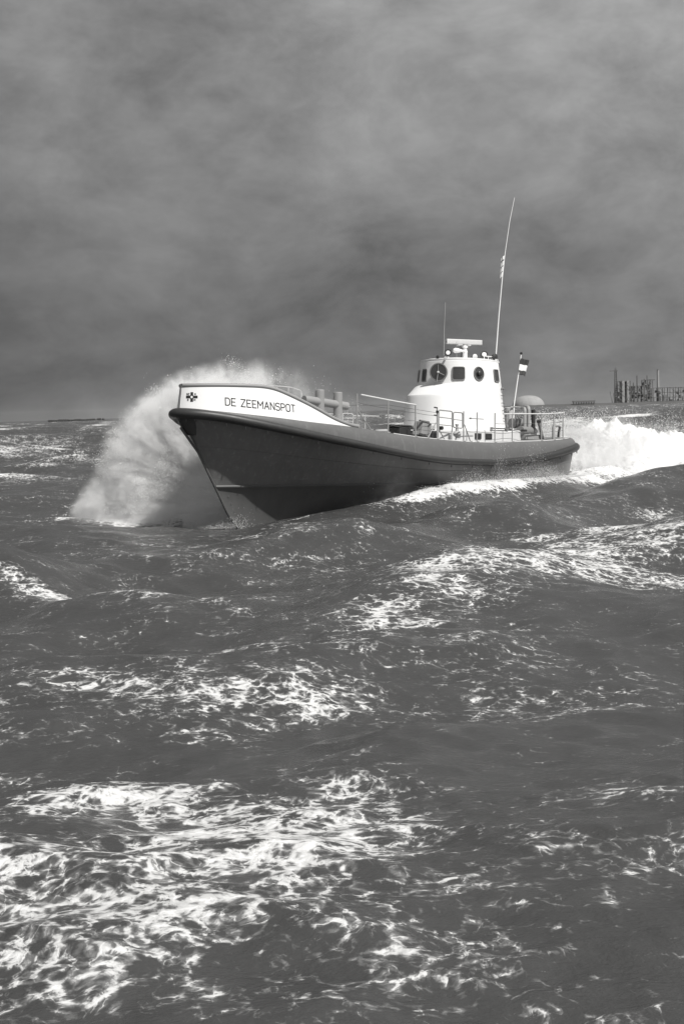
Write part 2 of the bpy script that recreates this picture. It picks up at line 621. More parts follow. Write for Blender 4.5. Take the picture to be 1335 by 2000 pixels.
# lettering on the bulwark, stroke by stroke (no image, no font file)
FONT = {
    'D': (0.62, [[(0, 0), (0, 1), (.40, 1), (.60, .82), (.60, .18), (.40, 0), (0, 0)]]),
    'E': (0.55, [[(.55, 0), (0, 0), (0, 1), (.55, 1)], [(0, .52), (.46, .52)]]),
    'Z': (0.62, [[(0, 1), (.62, 1), (0, 0), (.62, 0)]]),
    'M': (0.78, [[(0, 0), (0, 1), (.39, .38), (.78, 1), (.78, 0)]]),
    'A': (0.66, [[(0, 0), (.33, 1), (.66, 0)], [(.11, .32), (.55, .32)]]),
    'N': (0.62, [[(0, 0), (0, 1), (.62, 0), (.62, 1)]]),
    'S': (0.58, [[(0, .14), (.14, 0), (.44, 0), (.58, .14), (.58, .38), (.44, .52), (.14, .52), (0, .66), (0, .86), (.14, 1), (.44, 1), (.58, .88)]]),
    'P': (0.58, [[(0, 0), (0, 1), (.42, 1), (.58, .86), (.58, .60), (.42, .46), (0, .46)]]),
    'O': (0.60, [[(.15, 0), (0, .15), (0, .85), (.15, 1), (.45, 1), (.60, .85), (.60, .15), (.45, 0), (.15, 0)]]),
    'T': (0.60, [[(0, 1), (.60, 1)], [(.30, 1), (.30, 0)]]),
    'H': (0.60, [[(0, 0), (0, 1)], [(.60, 0), (.60, 1)], [(0, .5), (.60, .5)]]),
    'R': (0.58, [[(0, 0), (0, 1), (.42, 1), (.58, .86), (.58, .62), (.42, .48), (0, .48)], [(.25, .48), (.58, 0)]]),
    ' ': (0.30, []),
}
# arc length along the port bulwark at mid height
SL = 4.6 * np.linspace(0, 1, 400) ** 2.3
AL = [0.0]
pp = bul(SL[0], .5)
for s_ in SL[1:]:
    q = bul(s_, .5); AL.append(AL[-1] + np.linalg.norm((q - pp)[:2])); pp = q
AL = np.array(AL)


def on_bulwark(u, z, off=0.004):
    side = 1 if u >= 0 else -1
    s_ = float(np.interp(abs(u), AL, SL))
    z0 = float(zA(s_)) - 0.01; z1 = float(ztop(s_))
    return bul(s_, (z - z0) / (z1 - z0), side, off)


def stroke(mb, a, b, wd, f):
    a = np.array(a, float); b = np.array(b, float)
    L_ = np.linalg.norm(b - a)
    if L_ < 1e-9: return
    t = (b - a) / L_; n_ = np.array([-t[1], t[0]]) * wd / 2
    a = a - t * wd * 0.35; b = b + t * wd * 0.35
    k = max(2, int(L_ / 0.05) + 2)
    G_ = []
    for i in range(k):
        c_ = a + (b - a) * i / (k - 1)
        G_.append([f(*(c_ + n_)), f(*(c_ - n_))])
    mb.grid(np.array(G_))


def write(mb, text, u0, h, wd, zbase, gap=0.26, xs=1.0, off=0.004):
    u = u0
    for ch in text:
        w_, st = FONT[ch]
        for ln in st:
            for a, b in zip(ln[:-1], ln[1:]):
                stroke(mb, (u + a[0] * h * xs, a[1] * h), (u + b[0] * h * xs, b[1] * h), wd,
                       lambda uu, vv: on_bulwark(uu, zbase(uu) + vv, off))
        u += (w_ + gap) * h * xs
    return u


U0 = 1.16
HN = 0.185
uend = U0
for word in ('DE ', 'ZEEMANSPOT'):
    lt = MB()
    uend = write(lt, word, uend, HN, 0.026, lambda u: 3.135 - 0.076 * (u - U0), gap=0.245, xs=1.02)
    lt.build('name_lettering', M['black'], bulwark, smooth=False)

# flag emblem: dark cross, pale lozenge, letters in the quarters
em = MB()
EU, EZ = 0.30, 3.335
for a, b, wd in (((EU - .125, EZ), (EU + .125, EZ), 0.07), ((EU, EZ - .10), (EU, EZ + .10), 0.07)):
    t_ = 0
    stroke(em, a, b, wd, lambda uu, vv: on_bulwark(uu, vv, 0.004 if t_ == 0 else 0.006))
em.build('flag_emblem_cross', M['black'], bulwark, smooth=False)
lz = MB()
q = [on_bulwark(EU - .04, EZ, .009), on_bulwark(EU, EZ - .036, .009), on_bulwark(EU + .04, EZ, .009), on_bulwark(EU, EZ + .036, .009)]
lz.add(q, [(0, 1, 2, 3)])
lz.build('flag_emblem_lozenge', M['white'], bulwark, smooth=False)
for txt, u, z in (('NZ', EU - .135, EZ + .05), ('H', EU + .07, EZ + .05), ('R', EU - .11, EZ - .10), ('M', EU + .055, EZ - .10)):
    el = MB()
    write(el, txt, u, 0.046, 0.012, lambda uu, z=z: z, gap=0.3)
    el.build('flag_emblem_lettering', M['black'], bulwark, smooth=False)

# grab rail on the far side of the bulwark
gr = rounded_path([(-3.9, -1.38, 3.62), (-4.05, -1.3, 3.80), (-4.88, -1.3, 3.86), (-5.52, -1.3, 3.85), (-5.98, -1.3, 3.77), (-6.03, -1.3, 2.55)], 0.08)
mb = MB().tube(gr, 0.022, 8).tube([(-5.42, -1.3, 3.85), (-5.42, -1.3, 2.55)], 0.02, 8).tube([(-4.7, -1.3, 3.86), (-4.7, -1.3, 2.6)], 0.02, 8)
mb.build('grab_rail', M['lightrail'], boat)

# ---- towing bitt
bb = MB()
for s_, zt in ((5.36, 3.73), (6.15, 3.69)):
    bb.lathe(P3(s_, 0, 2.45), (0, 0, 1), [(0, .135), (zt - 2.45 - .02, .135), (zt - 2.45, .12)], 24)
bitt = bb.build('towing_bitt_post', M['bitt'], boat, angle=35)
MB().lathe(P3(4.70, 0, 3.43), (-1, 0, -0.075), [(0, .105), (.02, .12), (1.85, .12), (1.87, .10)], 24).build('towing_bitt_crossbar', M['bitt'], boat, angle=35)
MB().lathe(P3(4.70, 0, 3.43), (1, 0, 0.075), [(-0.01, .104), (.012, .103), (.013, .05)], 24).build('crossbar_shaded_end', M['mid'], boat, angle=35)  # darker grey disc: shade of the end turned from the sun, put into colour
# small rails on the far side of the foredeck
mb = MB()
mb.tube(rounded_path([(-5.9, -1.75, 2.5), (-5.9, -1.75, 3.12), (-8.0, -1.75, 3.13), (-8.1, -1.75, 2.45)], .06), .018, 6)
mb.build('low_side_rail', M['lightrail'], boat)
mb = MB()
mb.tube(rounded_path([(-8.36, -1.72, 2.4), (-8.36, -1.72, 3.16), (-8.86, -1.72, 3.16), (-8.86, -1.72, 2.4)], .07), .018, 6)
for z in (2.72, 2.92):
    mb.tube([(-8.36, -1.72, z), (-8.86, -1.72, z)], .013, 6)
mb.build('side_gate', M['lightrail'], boat)
mb = MB()
mb.tube([(-8.9, -1.75, 3.10), (-10.2, -1.75, 3.11)], .020, 6).tube([(-9.5, -1.75, 2.3), (-9.5, -1.75, 3.1)], .018, 6)
mb.build('low_side_rail', M['lightrail'], boat)

# ---- port guard rail: stanchions, wires, gates


def edge(s_, z_up=0.0, ins=0.0, side=1):
    return np.array([-s_, side * (Bh(s_) - float(iA(s_)) - 0.02 - ins), float(zA(s_)) + z_up])


def stanchion(s_, h, r=0.020, side=1, foot=True):
    m_ = MB().tube([edge(s_, -0.02, 0.03, side), edge(s_, h, 0.03, side)], r, 8)
    if foot:
        c_ = edge(s_, 0.012, 0.03, side)
        m_.box(c_, (0.13, 0.09, 0.035), bev=0.01)
    return m_.build('stanchion', M['rail'], boat)


for s_, h in ((4.87, .94), (6.13, .94), (7.37, .93)):
    stanchion(s_, h)
for s_, h in ((8.42, .94), (9.78, .92), (10.50, .92), (11.50, .93), (12.52, .93), (14.35, .92), (15.18, .95), (15.82, .93)):
    stanchion(s_, h)
for s_, h in ((9.4, .85), (13.0, .88), (14.2, .88), (15.3, .88)):
    stanchion(s_, h, side=-1)
MB().tube([edge(7.3, -.02, 0.03, -1), edge(7.3, .75, 0.03, -1)], .022, 6).build('stanchion', M['mid'], boat)
# diagonal braces
for s0, s1, zt in ((4.90, 5.42, .48), (8.36, 7.95, .48), (9.82, 10.15, .52)):
    MB().tube([edge(s0, zt, .03), edge(s1, 0, .03)], .018, 6).box(edge(s1, .01, .03), (.10, .08, .03)).build('rail_brace', M['rail'], boat)
top = [edge(s_, .93, .03) for s_ in np.linspace(5.02, 7.37, 12)]
MB().tube(top, .023, 8).build('top_rail', M['offwhite'], boat)
top = [edge(s_, .90, .03) for s_ in np.linspace(12.0, 15.9, 16)]
MB().tube(top, .020, 8).build('top_rail', M['offwhite'], boat)
top = [edge(s_, .86, .03, -1) for s_ in np.linspace(13.0, 15.6, 12)]
MB().tube(top, .018, 8).build('top_rail', M['rail'], boat)


def wire(pts, r=0.0065, sag=0.02):
    out = []
    for a, b in zip(pts[:-1], pts[1:]):
        for t in np.linspace(0, 1, 6)[:-1]:
            p = a * (1 - t) + b * t; p = p.copy(); p[2] -= sag * 4 * t * (1 - t); out.append(p)
    out.append(pts[-1])
    return MB().tube(out, r, 5).build('guard_wire', M['wire'], boat)


for zf in (.24, .46, .70):
    wire([edge(s_, zf, .03) for s_ in (4.87, 6.13, 7.37, 8.42)])
wire([np.array([-6.62, 0, 3.32]), edge(6.13, .80, .03) + np.array([-.3, -.2, 0]), edge(8.42, .78, .03)], .006, 0.0)
for zf in (.30, .60):
    wire([edge(s_, zf, .03) for s_ in (11.50, 12.52, 14.35, 15.18, 15.82)])
wire([edge(s_, .32, .03) for s_ in (9.9, 10.5, 11.5)])
for zf in (.24, .46):
    wire([edge(s_, zf, .03, -1) for s_ in (7.3, 9.4)])
# gates in the rail
def gate(s0, s1, z0, z1, bars):
    m_ = MB().tube(rounded_path([edge(s0, z0, .03), edge(s0, z1, .03), edge(s1, z1 + .01, .03), edge(s1, z0, .03)], .07, True), .020, 8)
    for z in bars:
        m_.tube([edge(s0, z, .03), edge(s1, z, .03)], .016, 6)
    return m_.build('rail_gate', M['rail'], boat)


gate(8.50, 9.18, .22, .87, (.44, .66))
gate(9.24, 9.72, .40, .86, (.64,))
MB().tube([edge(8.28, .93, .03), edge(8.42, .93, .03)], .022, 6).tube([edge(8.28, .70, .03), edge(8.42, .70, .03)], .022, 6).box(edge(8.40, .81, .01), (.07, .05, .07)).build('rail_hinge', M['dark'], boat)
MB().tube([edge(10.12, .72, .03), edge(10.85, .72, .03)], .013, 6).box(edge(10.14, .72, .03), (.08, .04, .05)).build('rail_hook', M['mid'], boat)

# ---- wheelhouse
def house_ring(sf, sa, w, n, z, k=96):
    th = np.linspace(0, 2 * np.pi, k, endpoint=False)
    c_, s1 = np.cos(th), np.sin(th)
    cx, a = (sf + sa) / 2, (sa - sf) / 2
    return [P3(cx - a * np.sign(c) * abs(c) ** (2 / n), w * np.sign(t) * abs(t) ** (2 / n), z) for c, t in zip(c_, s1)]


HS = [  # z, front s, aft s, half width, exponent
    (2.62, 10.10, 13.92, 1.36, 2.5),
    (3.68, 10.20, 13.80, 1.26, 2.5),
    (3.76, 10.24, 13.79, 1.25, 2.5),
    (4.06, 10.66, 13.74, 1.215, 2.45),
    (4.10, 10.74, 13.73, 1.21, 2.4),
    (4.12, 10.80, 13.73, 1.205, 2.4),
    (4.86, 10.90, 13.60, 1.13, 2.4),
    (4.90, 10.93, 13.58, 1.11, 2.4)]
HZ = [h[0] for h in HS]


def house_par(z):
    return [float(np.interp(z, HZ, [h[k] for h in HS])) for k in (1, 2, 3, 4)]


def house_surf(th, z, off=0.0):
    """th: angle from straight ahead, to port"""
    def P(th, z):
        sf, sa, w, n = house_par(z)
        cx, a = (sf + sa) / 2, (sa - sf) / 2
        c, t = math.cos(th), math.sin(th)
        return np.array([-(cx - a * np.sign(c) * abs(c) ** (2 / n)), w * np.sign(t) * abs(t) ** (2 / n), z])
    p = P(th, z)
    a = P(th + .01, z) - P(th - .01, z); b = P(th, z + .02) - P(th, z - .02)
    n_ = np.cross(a, b); n_ /= np.linalg.norm(n_)
    if np.dot(n_[:2], (p - np.array([-12.1, 0, 0]))[:2]) < 0: n_ = -n_
    tg = a / np.linalg.norm(a); up = np.cross(n_, tg); up /= np.linalg.norm(up)
    if up[2] < 0: up = -up
    return p + n_ * off, n_, tg, up


rings = []
for z, sf, sa, w, n in HS:
    rings.append(house_ring(sf, sa, w, n, z))
hs = MB().grid(np.array(rings), close_v=True)
house = hs.build('wheelhouse', M['white'], boat, angle=22)
# roof with rim
sf, sa, w, n = 10.905, 13.61, 1.125, 2.4
rr = [house_ring(10.93, 13.58, 1.10, n, 4.885), house_ring(sf, sa, w, n, 4.89), house_ring(sf, sa, w, n, 4.91), house_ring(sf, sa, w, n, 4.935),
      house_ring(sf + .25, sa - .2, w - .2, n, 4.975), house_ring(11.4, 13.1, .7, 2.4, 4.99), house_ring(12.2, 12.3, .02, 2, 4.995)]
roof = MB().grid(np.array(rr), close_v=True).build('roof', M['white'], house, angle=35)


# windows laid on the curved wall
def window(kind, th, z, w, h, mat='glass', rim='mid', facing=None, name='window'):
    p, n_, tg, up = house_surf(th, z)
    if facing is not None:
        pass
    k = 40 if kind == 'round' else 28
    pts = []
    for i in range(k):
        a = 2 * math.pi * i / k
        if kind == 'round':
            x, y = math.cos(a) * w / 2, math.sin(a) * h / 2
        else:
            e = 0.28
            x = np.sign(math.cos(a)) * abs(math.cos(a)) ** e * w / 2
            y = np.sign(math.sin(a)) * abs(math.sin(a)) ** e * h / 2
        pts.append((x, y))
    sgn = 1.0

    def onw(x, y, off):
        # walk along the wall for curved panes
        sfp, _, _, _ = p, 0, 0, 0
        a0 = th; step = x
        r_ = np.linalg.norm((house_surf(th + .02, z)[0] - house_surf(th - .02, z)[0])) / .04
        q, nn, _, _ = house_surf(th + x / r_, z + y)
        return q + nn * off
    inner = [onw(x * .90, y * .90, .012) for x, y in pts]
    m_ = MB()
    rings_ = [[onw(x * t, y * t, .012) for x, y in pts] for t in (0.02, .45, .92)]
    m_.grid(np.array(rings_), close_v=True)
    pane = m_.build('window_pane' if kind != 'round' else 'round_window_pane', M[mat], house, smooth=True)
    fr = [[onw(x * .90, y * .90, .011) for x, y in pts], [onw(x * .92, y * .92, .034) for x, y in pts], [onw(x * 1.03, y * 1.03, .034) for x, y in pts], [onw(x * 1.06, y * 1.06, 0.0) for x, y in pts]]
    MB().grid(np.array(fr), close_v=True).build('window_frame', M[rim], house, angle=30)
    return p, n_, tg, up


window('rect', R(38), 4.44, .40, .43)
window('rect', R(104), 4.43, .34, .40)
window('rect', R(147), 4.43, .34, .38)
window('rect', R(178), 4.43, .38, .38)
window('rect', R(-16), 4.42, .24, .40)
window('rect', R(-42), 4.42, .26, .38)
# oval port with its clear view screen motor
p, n_, tg, up = window('round', R(72), 4.45, .42, .44)
MB().lathe(p + n_ * .02, n_, [(0, .085), (.07, .085), (.09, .05)], 16).build('screen_motor', M['dark'], house)
# big spinning clear view screen standing proud of the front quarter
p, n_, tg, up = house_surf(R(9), 4.47, 0.13)
face = np.array([math.cos(R(20)), math.sin(R(20)), 0.0])
m_ = MB().lathe(p - face * .08, face, [(0, .24), (.02, .285), (.09, .30), (.115, .295), (.115, .262), (.10, .258), (.10, .001)], 40)
scr = m_.build('clear_view_screen', M['mid'], house, angle=35)
MB().lathe(p + face * .022, face, [(0, .258), (.004, .258), (.006, .20), (.006, 0.001)], 40).build('round_window_pane', M['glass'], house)
MB().lathe(p + face * .03, face, [(0, .035), (.05, .035), (.06, .02)], 14).build('screen_hub', M['offwhite'], house)
tg2 = np.cross((0, 0, 1.0), face)
wb = MB().tube([p + face * .05, p + face * .05 + np.array([0, 0, .24])], .009, 6).tube([p + face * .05, p + face * .05 - np.array([0, 0, .31]) + tg2 * (-.05)], .014, 6)
wb.tube([p + face * .05, p + face * .05 + np.array([0, 0, -.10]) + tg2 * .2], .010, 6)
wb.build('wiper_arm', M['rail'], house)

# hand rail round the roof, ladder rungs, door hinge and handles
pts = [np.array(house_ring(10.92, 13.60, 1.11, 2.4, 4.97, 60)[i]) for i in range(60)]
MB().tube([pts[i] for i in range(18, 45)], .016, 6).build('roof_rail', M['white'], house)
for th_ in (70, 95, 118, 140, 165):
    p, n_, tg, up = house_surf(R(th_), 4.86, .0)
    MB().tube([p, p + up * .10], .012, 6).build('rail_bracket', M['white'], house)
for z in (4.02, 3.80, 3.55, 3.30, 3.05):
    a = house_surf(R(118), z, 0)[0]; b = house_surf(R(128), z, 0)[0]
    n1 = house_surf(R(118), z, 0)[1]
    MB().tube([a, a + n1 * .09, b + n1 * .09, b], .013, 6).build('ladder_rung', M['mid'], house)
a = house_surf(R(170), 4.02, 0)[0]; b = house_surf(R(170), 3.72, 0)[0]; n1 = house_surf(R(170), 3.9, 0)[1]
MB().tube([a, a + n1 * .08, b + n1 * .08, b], .013, 6).build('grab_handle', M['rail'], house)
p, n_, tg, up = house_surf(R(138), 4.70, .02)
MB().box(p, (.06, .06, .04)).build('lamp_bracket', M['mid'], house)
p, n_, tg, up = house_surf(R(120), 4.02, .03)
MB().box(p + n_ * .02, (.10, .05, .08), bev=.01).build('door_latch', M['mid'], house)

# trunk the wheelhouse stands on
tr = []
for z, g in ((2.15, .0), (2.60, .0), (2.66, .04)):
    tr.append(house_ring(9.05 + g, 14.35 - g, 1.50 - g, 4.5, z))
MBt = MB().grid(np.array(tr), close_v=True)
MBt.add(house_ring(9.09, 14.31, 1.46, 4.5, 2.66), [tuple(range(96))])
trunk = MBt.build('deckhouse_trunk', M['offwhite'], boat, angle=30)
for s_ in (11.15, 11.75):
    MB().box(P3(s_, 1.505, 2.44), (.34, .05, .19), bev=.01).build('trunk_vent', M['dark'], trunk)
MB().tube([P3(11.9, 1.53, 2.70), P3(12.7, 1.53, 2.70)], .022, 6).box(P3(12.8, 1.50, 2.70), (.16, .08, .08), bev=.01).box(P3(11.9, 1.52, 2.70), (.10, .07, .08), bev=.01).build('lifting_tackle', M['mid'], trunk)
MB().box(P3(13.9, 1.45, 2.66), (.22, .14, .07), bev=.02).build('cleat', M['dark'], trunk)

# ---- deck gear forward of the house
mb = MB().box(P3(7.35, 1.35, 2.52), (.55, .45, .30), bev=.03).box(P3(7.35, 1.35, 2.70), (.60, .50, .05), bev=.02)
mb.build('deck_box', M['dark'], boat)
MB().box(P3(7.9, 1.32, 2.50), (.35, .5, .12), bev=.02).lathe(P3(7.75, 1.3, 2.66), (0, 1, 0), [(0, .06), (.3, .06)], 12).build('deck_fitting', M['mid'], boat)
w_ = MB().box(P3(8.20, 1.5, 2.62), (.34, .34, .42), ry=R(-14), bev=.04)
w_.tube([P3(8.35, 1.65, 2.35), P3(8.40, 1.68, 2.78)], .05, 8)
w_.build('windlass', M['bitt'], boat)
MB().box(P3(8.14, 1.66, 2.85), (.42, .08, .045), ry=R(-6), bev=.01).tube([P3(8.38, 1.66, 2.85), P3(8.42, 1.66, 2.45)], .022, 6).build('windlass_handle', M['mid'], boat)
MB().box(P3(8.35, 1.1, 2.46), (1.6, .7, .22), bev=.03).build('hatch_coaming', M['dark'], boat)
MB().box(P3(8.75, 1.3, 2.68), (.5, .3, .16), bev=.03).build('control_box', M['lightrail'], boat)
MB().lathe(P3(8.95, 1.62, 2.66), (0, 1, 0), [(0, .06), (.12, .06)], 14).build('valve_wheel', M['dark'], boat)
MB().tube(rounded_path([P3(8.12, 1.85, 2.32), P3(8.12, 1.85, 2.48), P3(8.26, 1.85, 2.48), P3(8.26, 1.85, 2.32)], .03), .016, 6).build('deck_eye', M['dark'], boat)
cp = MB().lathe(P3(9.72, 1.72, 2.24), (0, 0, 1), [(0, .10), (.04, .06), (.16, .05), (.20, .11), (.26, .13), (.31, .10), (.34, .05), (.50, .04), (.51, .055), (.56, .055)], 18)
cp.build('fairlead_post', M['lightrail'], boat)
MB().tube([P3(8.98, 1.6, 2.60), P3(9.1, 1.72, 2.30)], .02, 6).build('rail_brace', M['rail'], boat)

# ---- aft deck gear
MB().lathe(P3(14.55, .55, 2.93), (-1, 0, 0), [(0, .001), (0, .17), (.85, .17)], 20).build('raft_canister', M['mid'], boat)
MB().lathe(P3(15.40, .55, 2.93), (-1, 0, 0), [(0, .17), (.12, .165), (.15, .10), (.16, .001)], 20).build('canister_end', M['offwhite'], boat)
MB().lathe(P3(14.30, 1.05, 2.66), (-1, 0, 0), [(0, .001), (0, .16), (.75, .16)], 20).build('raft_canister', M['mid'], boat)
MB().lathe(P3(15.05, 1.05, 2.66), (-1, 0, 0), [(0, .16), (.10, .155), (.13, .10), (.14, .001)], 20).build('canister_end', M['offwhite'], boat)
MB().box(P3(14.9, .8, 2.45), (1.1, .9, .18), bev=.02).build('canister_rack', M['bitt'], boat)
MB().lathe(P3(15.19, 0, 3.12), (0, 0, 1), [(-.8, .14), (.0, .15), (.36, .15), (.38, .13)], 20).build('exhaust_stack', M['lightrail'], boat)
ss_ = MB()
for s_, y_, r_, z_ in ((14.50, 1.10, .055, 3.42), (14.70, 1.12, .065, 3.46)):
    ss_.tube(rounded_path([P3(s_, y_, 2.3), P3(s_, y_, z_), P3(s_ + .35, y_ - .35, z_ + .02)], .12), r_, 12)
ss_.build('vent_pipe', M['rail'], boat)
MB().tube([P3(14.95, 1.15, 2.62), P3(14.95, 1.15, 3.38)], .07, 12).build('hanging_fender', M['dark'], boat)
MB().tube(rounded_path([P3(14.9, .2, 2.3), P3(14.9, .2, 3.52), P3(16.0, .2, 3.50), P3(16.0, .2, 2.35)], .22), .024, 8).build('tow_arch', M['rail'], boat)
MB().tube(rounded_path([P3(15.7, .3, 3.2), P3(16.4, .5, 3.05), P3(16.5, .5, 2.4)], .12), .022, 8).build('tow_arch_brace', M['rail'], boat)
MB().tube([P3(15.30, 1.33, 2.33), P3(15.02, 1.33, 2.95)], .055, 10).build('cowl_pipe', M['mid'], boat)
MB().lathe(P3(15.02, 1.33, 2.97), (.25, .0, .5), [(-.04, .06), (.0, .078), (.05, .075), (.07, .04)], 14).build('cowl_cap', M['dark'], boat)
MB().lathe(P3(15.20, 1.80, 2.33), (0, 0, 1), [(0, .06), (.0, .055), (.47, .055), (.50, .04)], 14).build('mooring_post', M['rail'], boat)
qp = [P3(15.25, 1.75, 2.82), P3(15.85, 1.62, 2.84), P3(16.4, 1.35, 2.80), P3(16.65, 1.15, 2.72), P3(16.72, 1.1, 2.45)]
MB().tube(rounded_path(qp, .12), .032, 8).build('quarter_rail', M['rail'], boat)
MB().tube(rounded_path([P3(15.9, 1.6, 2.8), P3(16.5, 1.2, 2.66), P3(16.55, 1.15, 2.4)], .1), .028, 8).build('quarter_rail_brace', M['dark'], boat)
MB().tube([P3(14.6, -1.5, 2.70), P3(17.0, -.9, 2.74)], .03, 8).build('aft_boom', M['mid'], boat)
MB().box(P3(16.75, .95, 2.44), (.30, .24, .05), rz=R(30), bev=.01).build('stern_fairlead', M['white'], boat)

# ---- roof gear
rz0 = 4.97
MB().lathe(P3(12.45, .05, rz0 - .02), (0, 0, 1), [(0, .17), (.04, .15), (.10, .12), (.36, .11), (.40, .14), (.46, .17), (.49, .12), (.54, .10)], 18).build('radar_pedestal', M['mid'], boat)
# scanner: rounded-end bar, slanted across the roof
ax = np.array(Matrix.Rotation(R(155), 3, 'Z') @ __import__('mathutils').Vector((1, 0, 0)))
sec = []
for a in np.linspace(0, 2 * math.pi, 24, endpoint=False):
    x = math.cos(a); y = math.sin(a)
    # D section: flat aerial face towards the camera, rounded back
    xx = (abs(x) ** .35) * np.sign(x) * .05 if x > 0 else x * .16
    sec.append((xx, np.sign(y) * abs(y) ** .45 * .085))
c0 = np.array(P3(12.43, .05, rz0 + .60))
up_ = np.array([0, 0, 1.0]); sd_ = np.cross(up_, ax)
# flat side must look towards port/camera
if sd_[1] < 0: sd_ = -sd_
G = []
for t, k in ((-.66, .2), (-.66, 1), (.66, 1), (.66, .2)):
    G.append([c0 + ax * t + sd_ * x * k + up_ * y * k for x, y in sec])
MB().grid(np.array(G), close_v=True).build('radar_scanner', M['radar'], boat, angle=35)
MB().box(c0 - up_ * .10 - sd_ * .02, (.5, .12, .06), rz=R(155), bev=.02).build('scanner_bracket', M['offwhite'], boat)


def searchlight(s_, y_, z_, r_, d_):
    d_ = np.array(d_, float); d_ /= np.linalg.norm(d_)
    c_ = np.array(P3(s_, y_, z_))
    lam = MB().lathe(c_, d_, [(-r_ * 1.5, r_ * .35), (-r_ * 1.1, r_ * .8), (-r_ * .2, r_), (r_ * .35, r_ * 1.05), (r_ * .35, r_ * .86), (r_ * .3, r_ * .84), (r_ * .3, .001)], 24).build('searchlight', M['dark'], boat, angle=35)
    MB().lathe(c_ + d_ * r_ * .36, d_, [(0, r_ * .66), (.004, r_ * .64), (.01, .001)], 24).build('searchlight_lens', M['lens'], lam)
    MB().tube([c_ - np.array([0, 0, r_]), np.array(P3(s_, y_, rz0 - .06))], .03, 8).box(P3(s_, y_, rz0 - .02), (.18, .18, .05), bev=.01).build('searchlight_mount', M['offwhite'], lam)


searchlight(11.22, .28, 5.13, .105, (.8, .62, .10))
searchlight(13.05, .42, 5.17, .12, (.75, .75, .2))
MB().lathe(P3(13.16, .75, 5.09), (.3, .9, .1), [(-.1, .05), (0, .10), (.06, .10), (.08, .02)], 16).build('deck_floodlight', M['dark'], boat)
MB().lathe(P3(10.98, .05, 4.99), (.8, .5, 0), [(-.12, .03), (-.02, .05), (.06, .055), (.07, .001)], 14).tube([P3(11.0, .05, 4.98), P3(11.05, .05, 4.86)], .03, 6).build('bow_light', M['dark'], boat)
MB().lathe(P3(10.86, .45, 4.93), (.8, .5, -.1), [(-.10, .03), (.05, .04), (.12, .06), (.13, .001)], 14).build('horn_bell', M['offwhite'], boat)
# white horn and lantern
MB().lathe(P3(12.15, .25, 5.25), (.72, -.70, .05), [(-.06, .03), (.08, .04), (.20, .075), (.30, .085), (.36, .05), (.37, .001)], 18).build('loudhailer', M['white'], boat)
MB().tube([P3(12.2, .25, rz0 - .05), P3(12.2, .25, 5.20)], .075, 12).build('lantern_base', M['white'], boat)
MB().lathe(P3(12.2, .25, 5.20), (0, 0, 1), [(0, .085), (.06, .085), (.07, .06), (.15, .06), (.16, .09), (.20, .085), (.23, .03)], 16).build('signal_lantern', M['white'], boat)
MB().lathe(P3(12.75, .25, 5.10), (.5, .85, .1), [(-.08, .04), (.02, .085), (.04, .085), (.05, .03)], 16).build('loudspeaker', M['offwhite'], boat)
MB().lathe(P3(12.42, .30, 5.03), (.4, .9, 0), [(-.06, .06), (.02, .07), (.03, .05), (.035, .001)], 14).build('vent_cowl', M['dark'], boat)
MB().box(P3(12.9, .45, 5.01), (.55, .28, .07), bev=.01).build('equipment_box', M['dark'], boat)
m_ = MB()
for s_ in (12.62, 12.86, 13.1, 13.34):
    m_.tube([P3(s_, .72, rz0 - .06), P3(s_, .72, 5.09)], .014, 6)
m_.tube([P3(12.6, .72, 5.09), P3(13.36, .72, 5.09)], .014, 6)
m_.build('roof_guard', M['white'], boat)
# aerials
m_ = MB().tube([P3(11.30, .05, 4.9), P3(11.32, .05, 5.9), P3(11.38, .05, 6.78)], [.017, .014, .010], 6).box(P3(11.30, .05, 4.98), (.06, .06, .14), bev=.01)
m_.build('thin_aerial', M['rail'], boat)
MB().tube([P3(11.95, .1, 4.95), P3(11.94, .1, 5.55)], .007, 5).build('short_aerial', M['rail'], boat)
# main whip, slightly bent back: fitted as a smooth curve aft of the roof edge
wp = [(13.22, .76, 4.95), (13.30, .76, 5.6), (13.41, .76, 6.5), (13.60, .76, 7.75), (13.76, .76, 8.6), (14.02, .76, 9.65), (14.30, .76, 10.48)]
wp = [P3(*p) for p in wp]
MB().tube(wp, [.024, .022, .020, .017, .012, .010, .007], 8).build('whip_aerial', M['white'], boat)
MB().box(P3(13.20, .76, 4.95), (.12, .12, .10), bev=.02).box(P3(13.36, .72, 4.93), (.22, .06, .05), bev=.01).build('aerial_mount', M['white'], boat)
# ensign staff
MB().tube([P3(15.45, 0, 2.45), P3(15.52, 0, 3.6), P3(15.95, 0, 5.36)], [.028, .025, .018], 8).build('ensign_staff', M['white'], boat)
MB().lathe(P3(15.96, 0, 5.37), (0, 0, 1), [(0, .02), (.03, .045), (.07, .045), (.09, .02)], 12).build('staff_finial', M['dark'], boat)

# ------------------------------------------------------------------ flags (hang from the boat: things of their own)
def cloth_mat(name, bands):
    m_ = bpy.data.materials.new(name); m_.use_nodes = True
    t = m_.node_tree; p = t.nodes['Principled BSDF']
    a = nd(t, 'ShaderNodeAttribute'); a.attribute_name = 'band'
    r_ = nd(t, 'ShaderNodeValToRGB'); r_.color_ramp.interpolation = 'CONSTANT'
    el_ = r_.color_ramp.elements
    el_[0].position = 0; el_[0].color = (bands[0][1],) * 3 + (1,)
    el_[1].position = bands[1][0]; el_[1].color = (bands[1][1],) * 3 + (1,)
    for b in bands[2:]:
        e = el_.new(b[0]); e.color = (b[1],) * 3 + (1,)
    t.links.new(a.outputs['Fac'], r_.inputs[0])
    t.links.new(r_.outputs[0], p.inputs['Base Color'])
    p.inputs['Roughness'].default_value = 0.85
    return m_


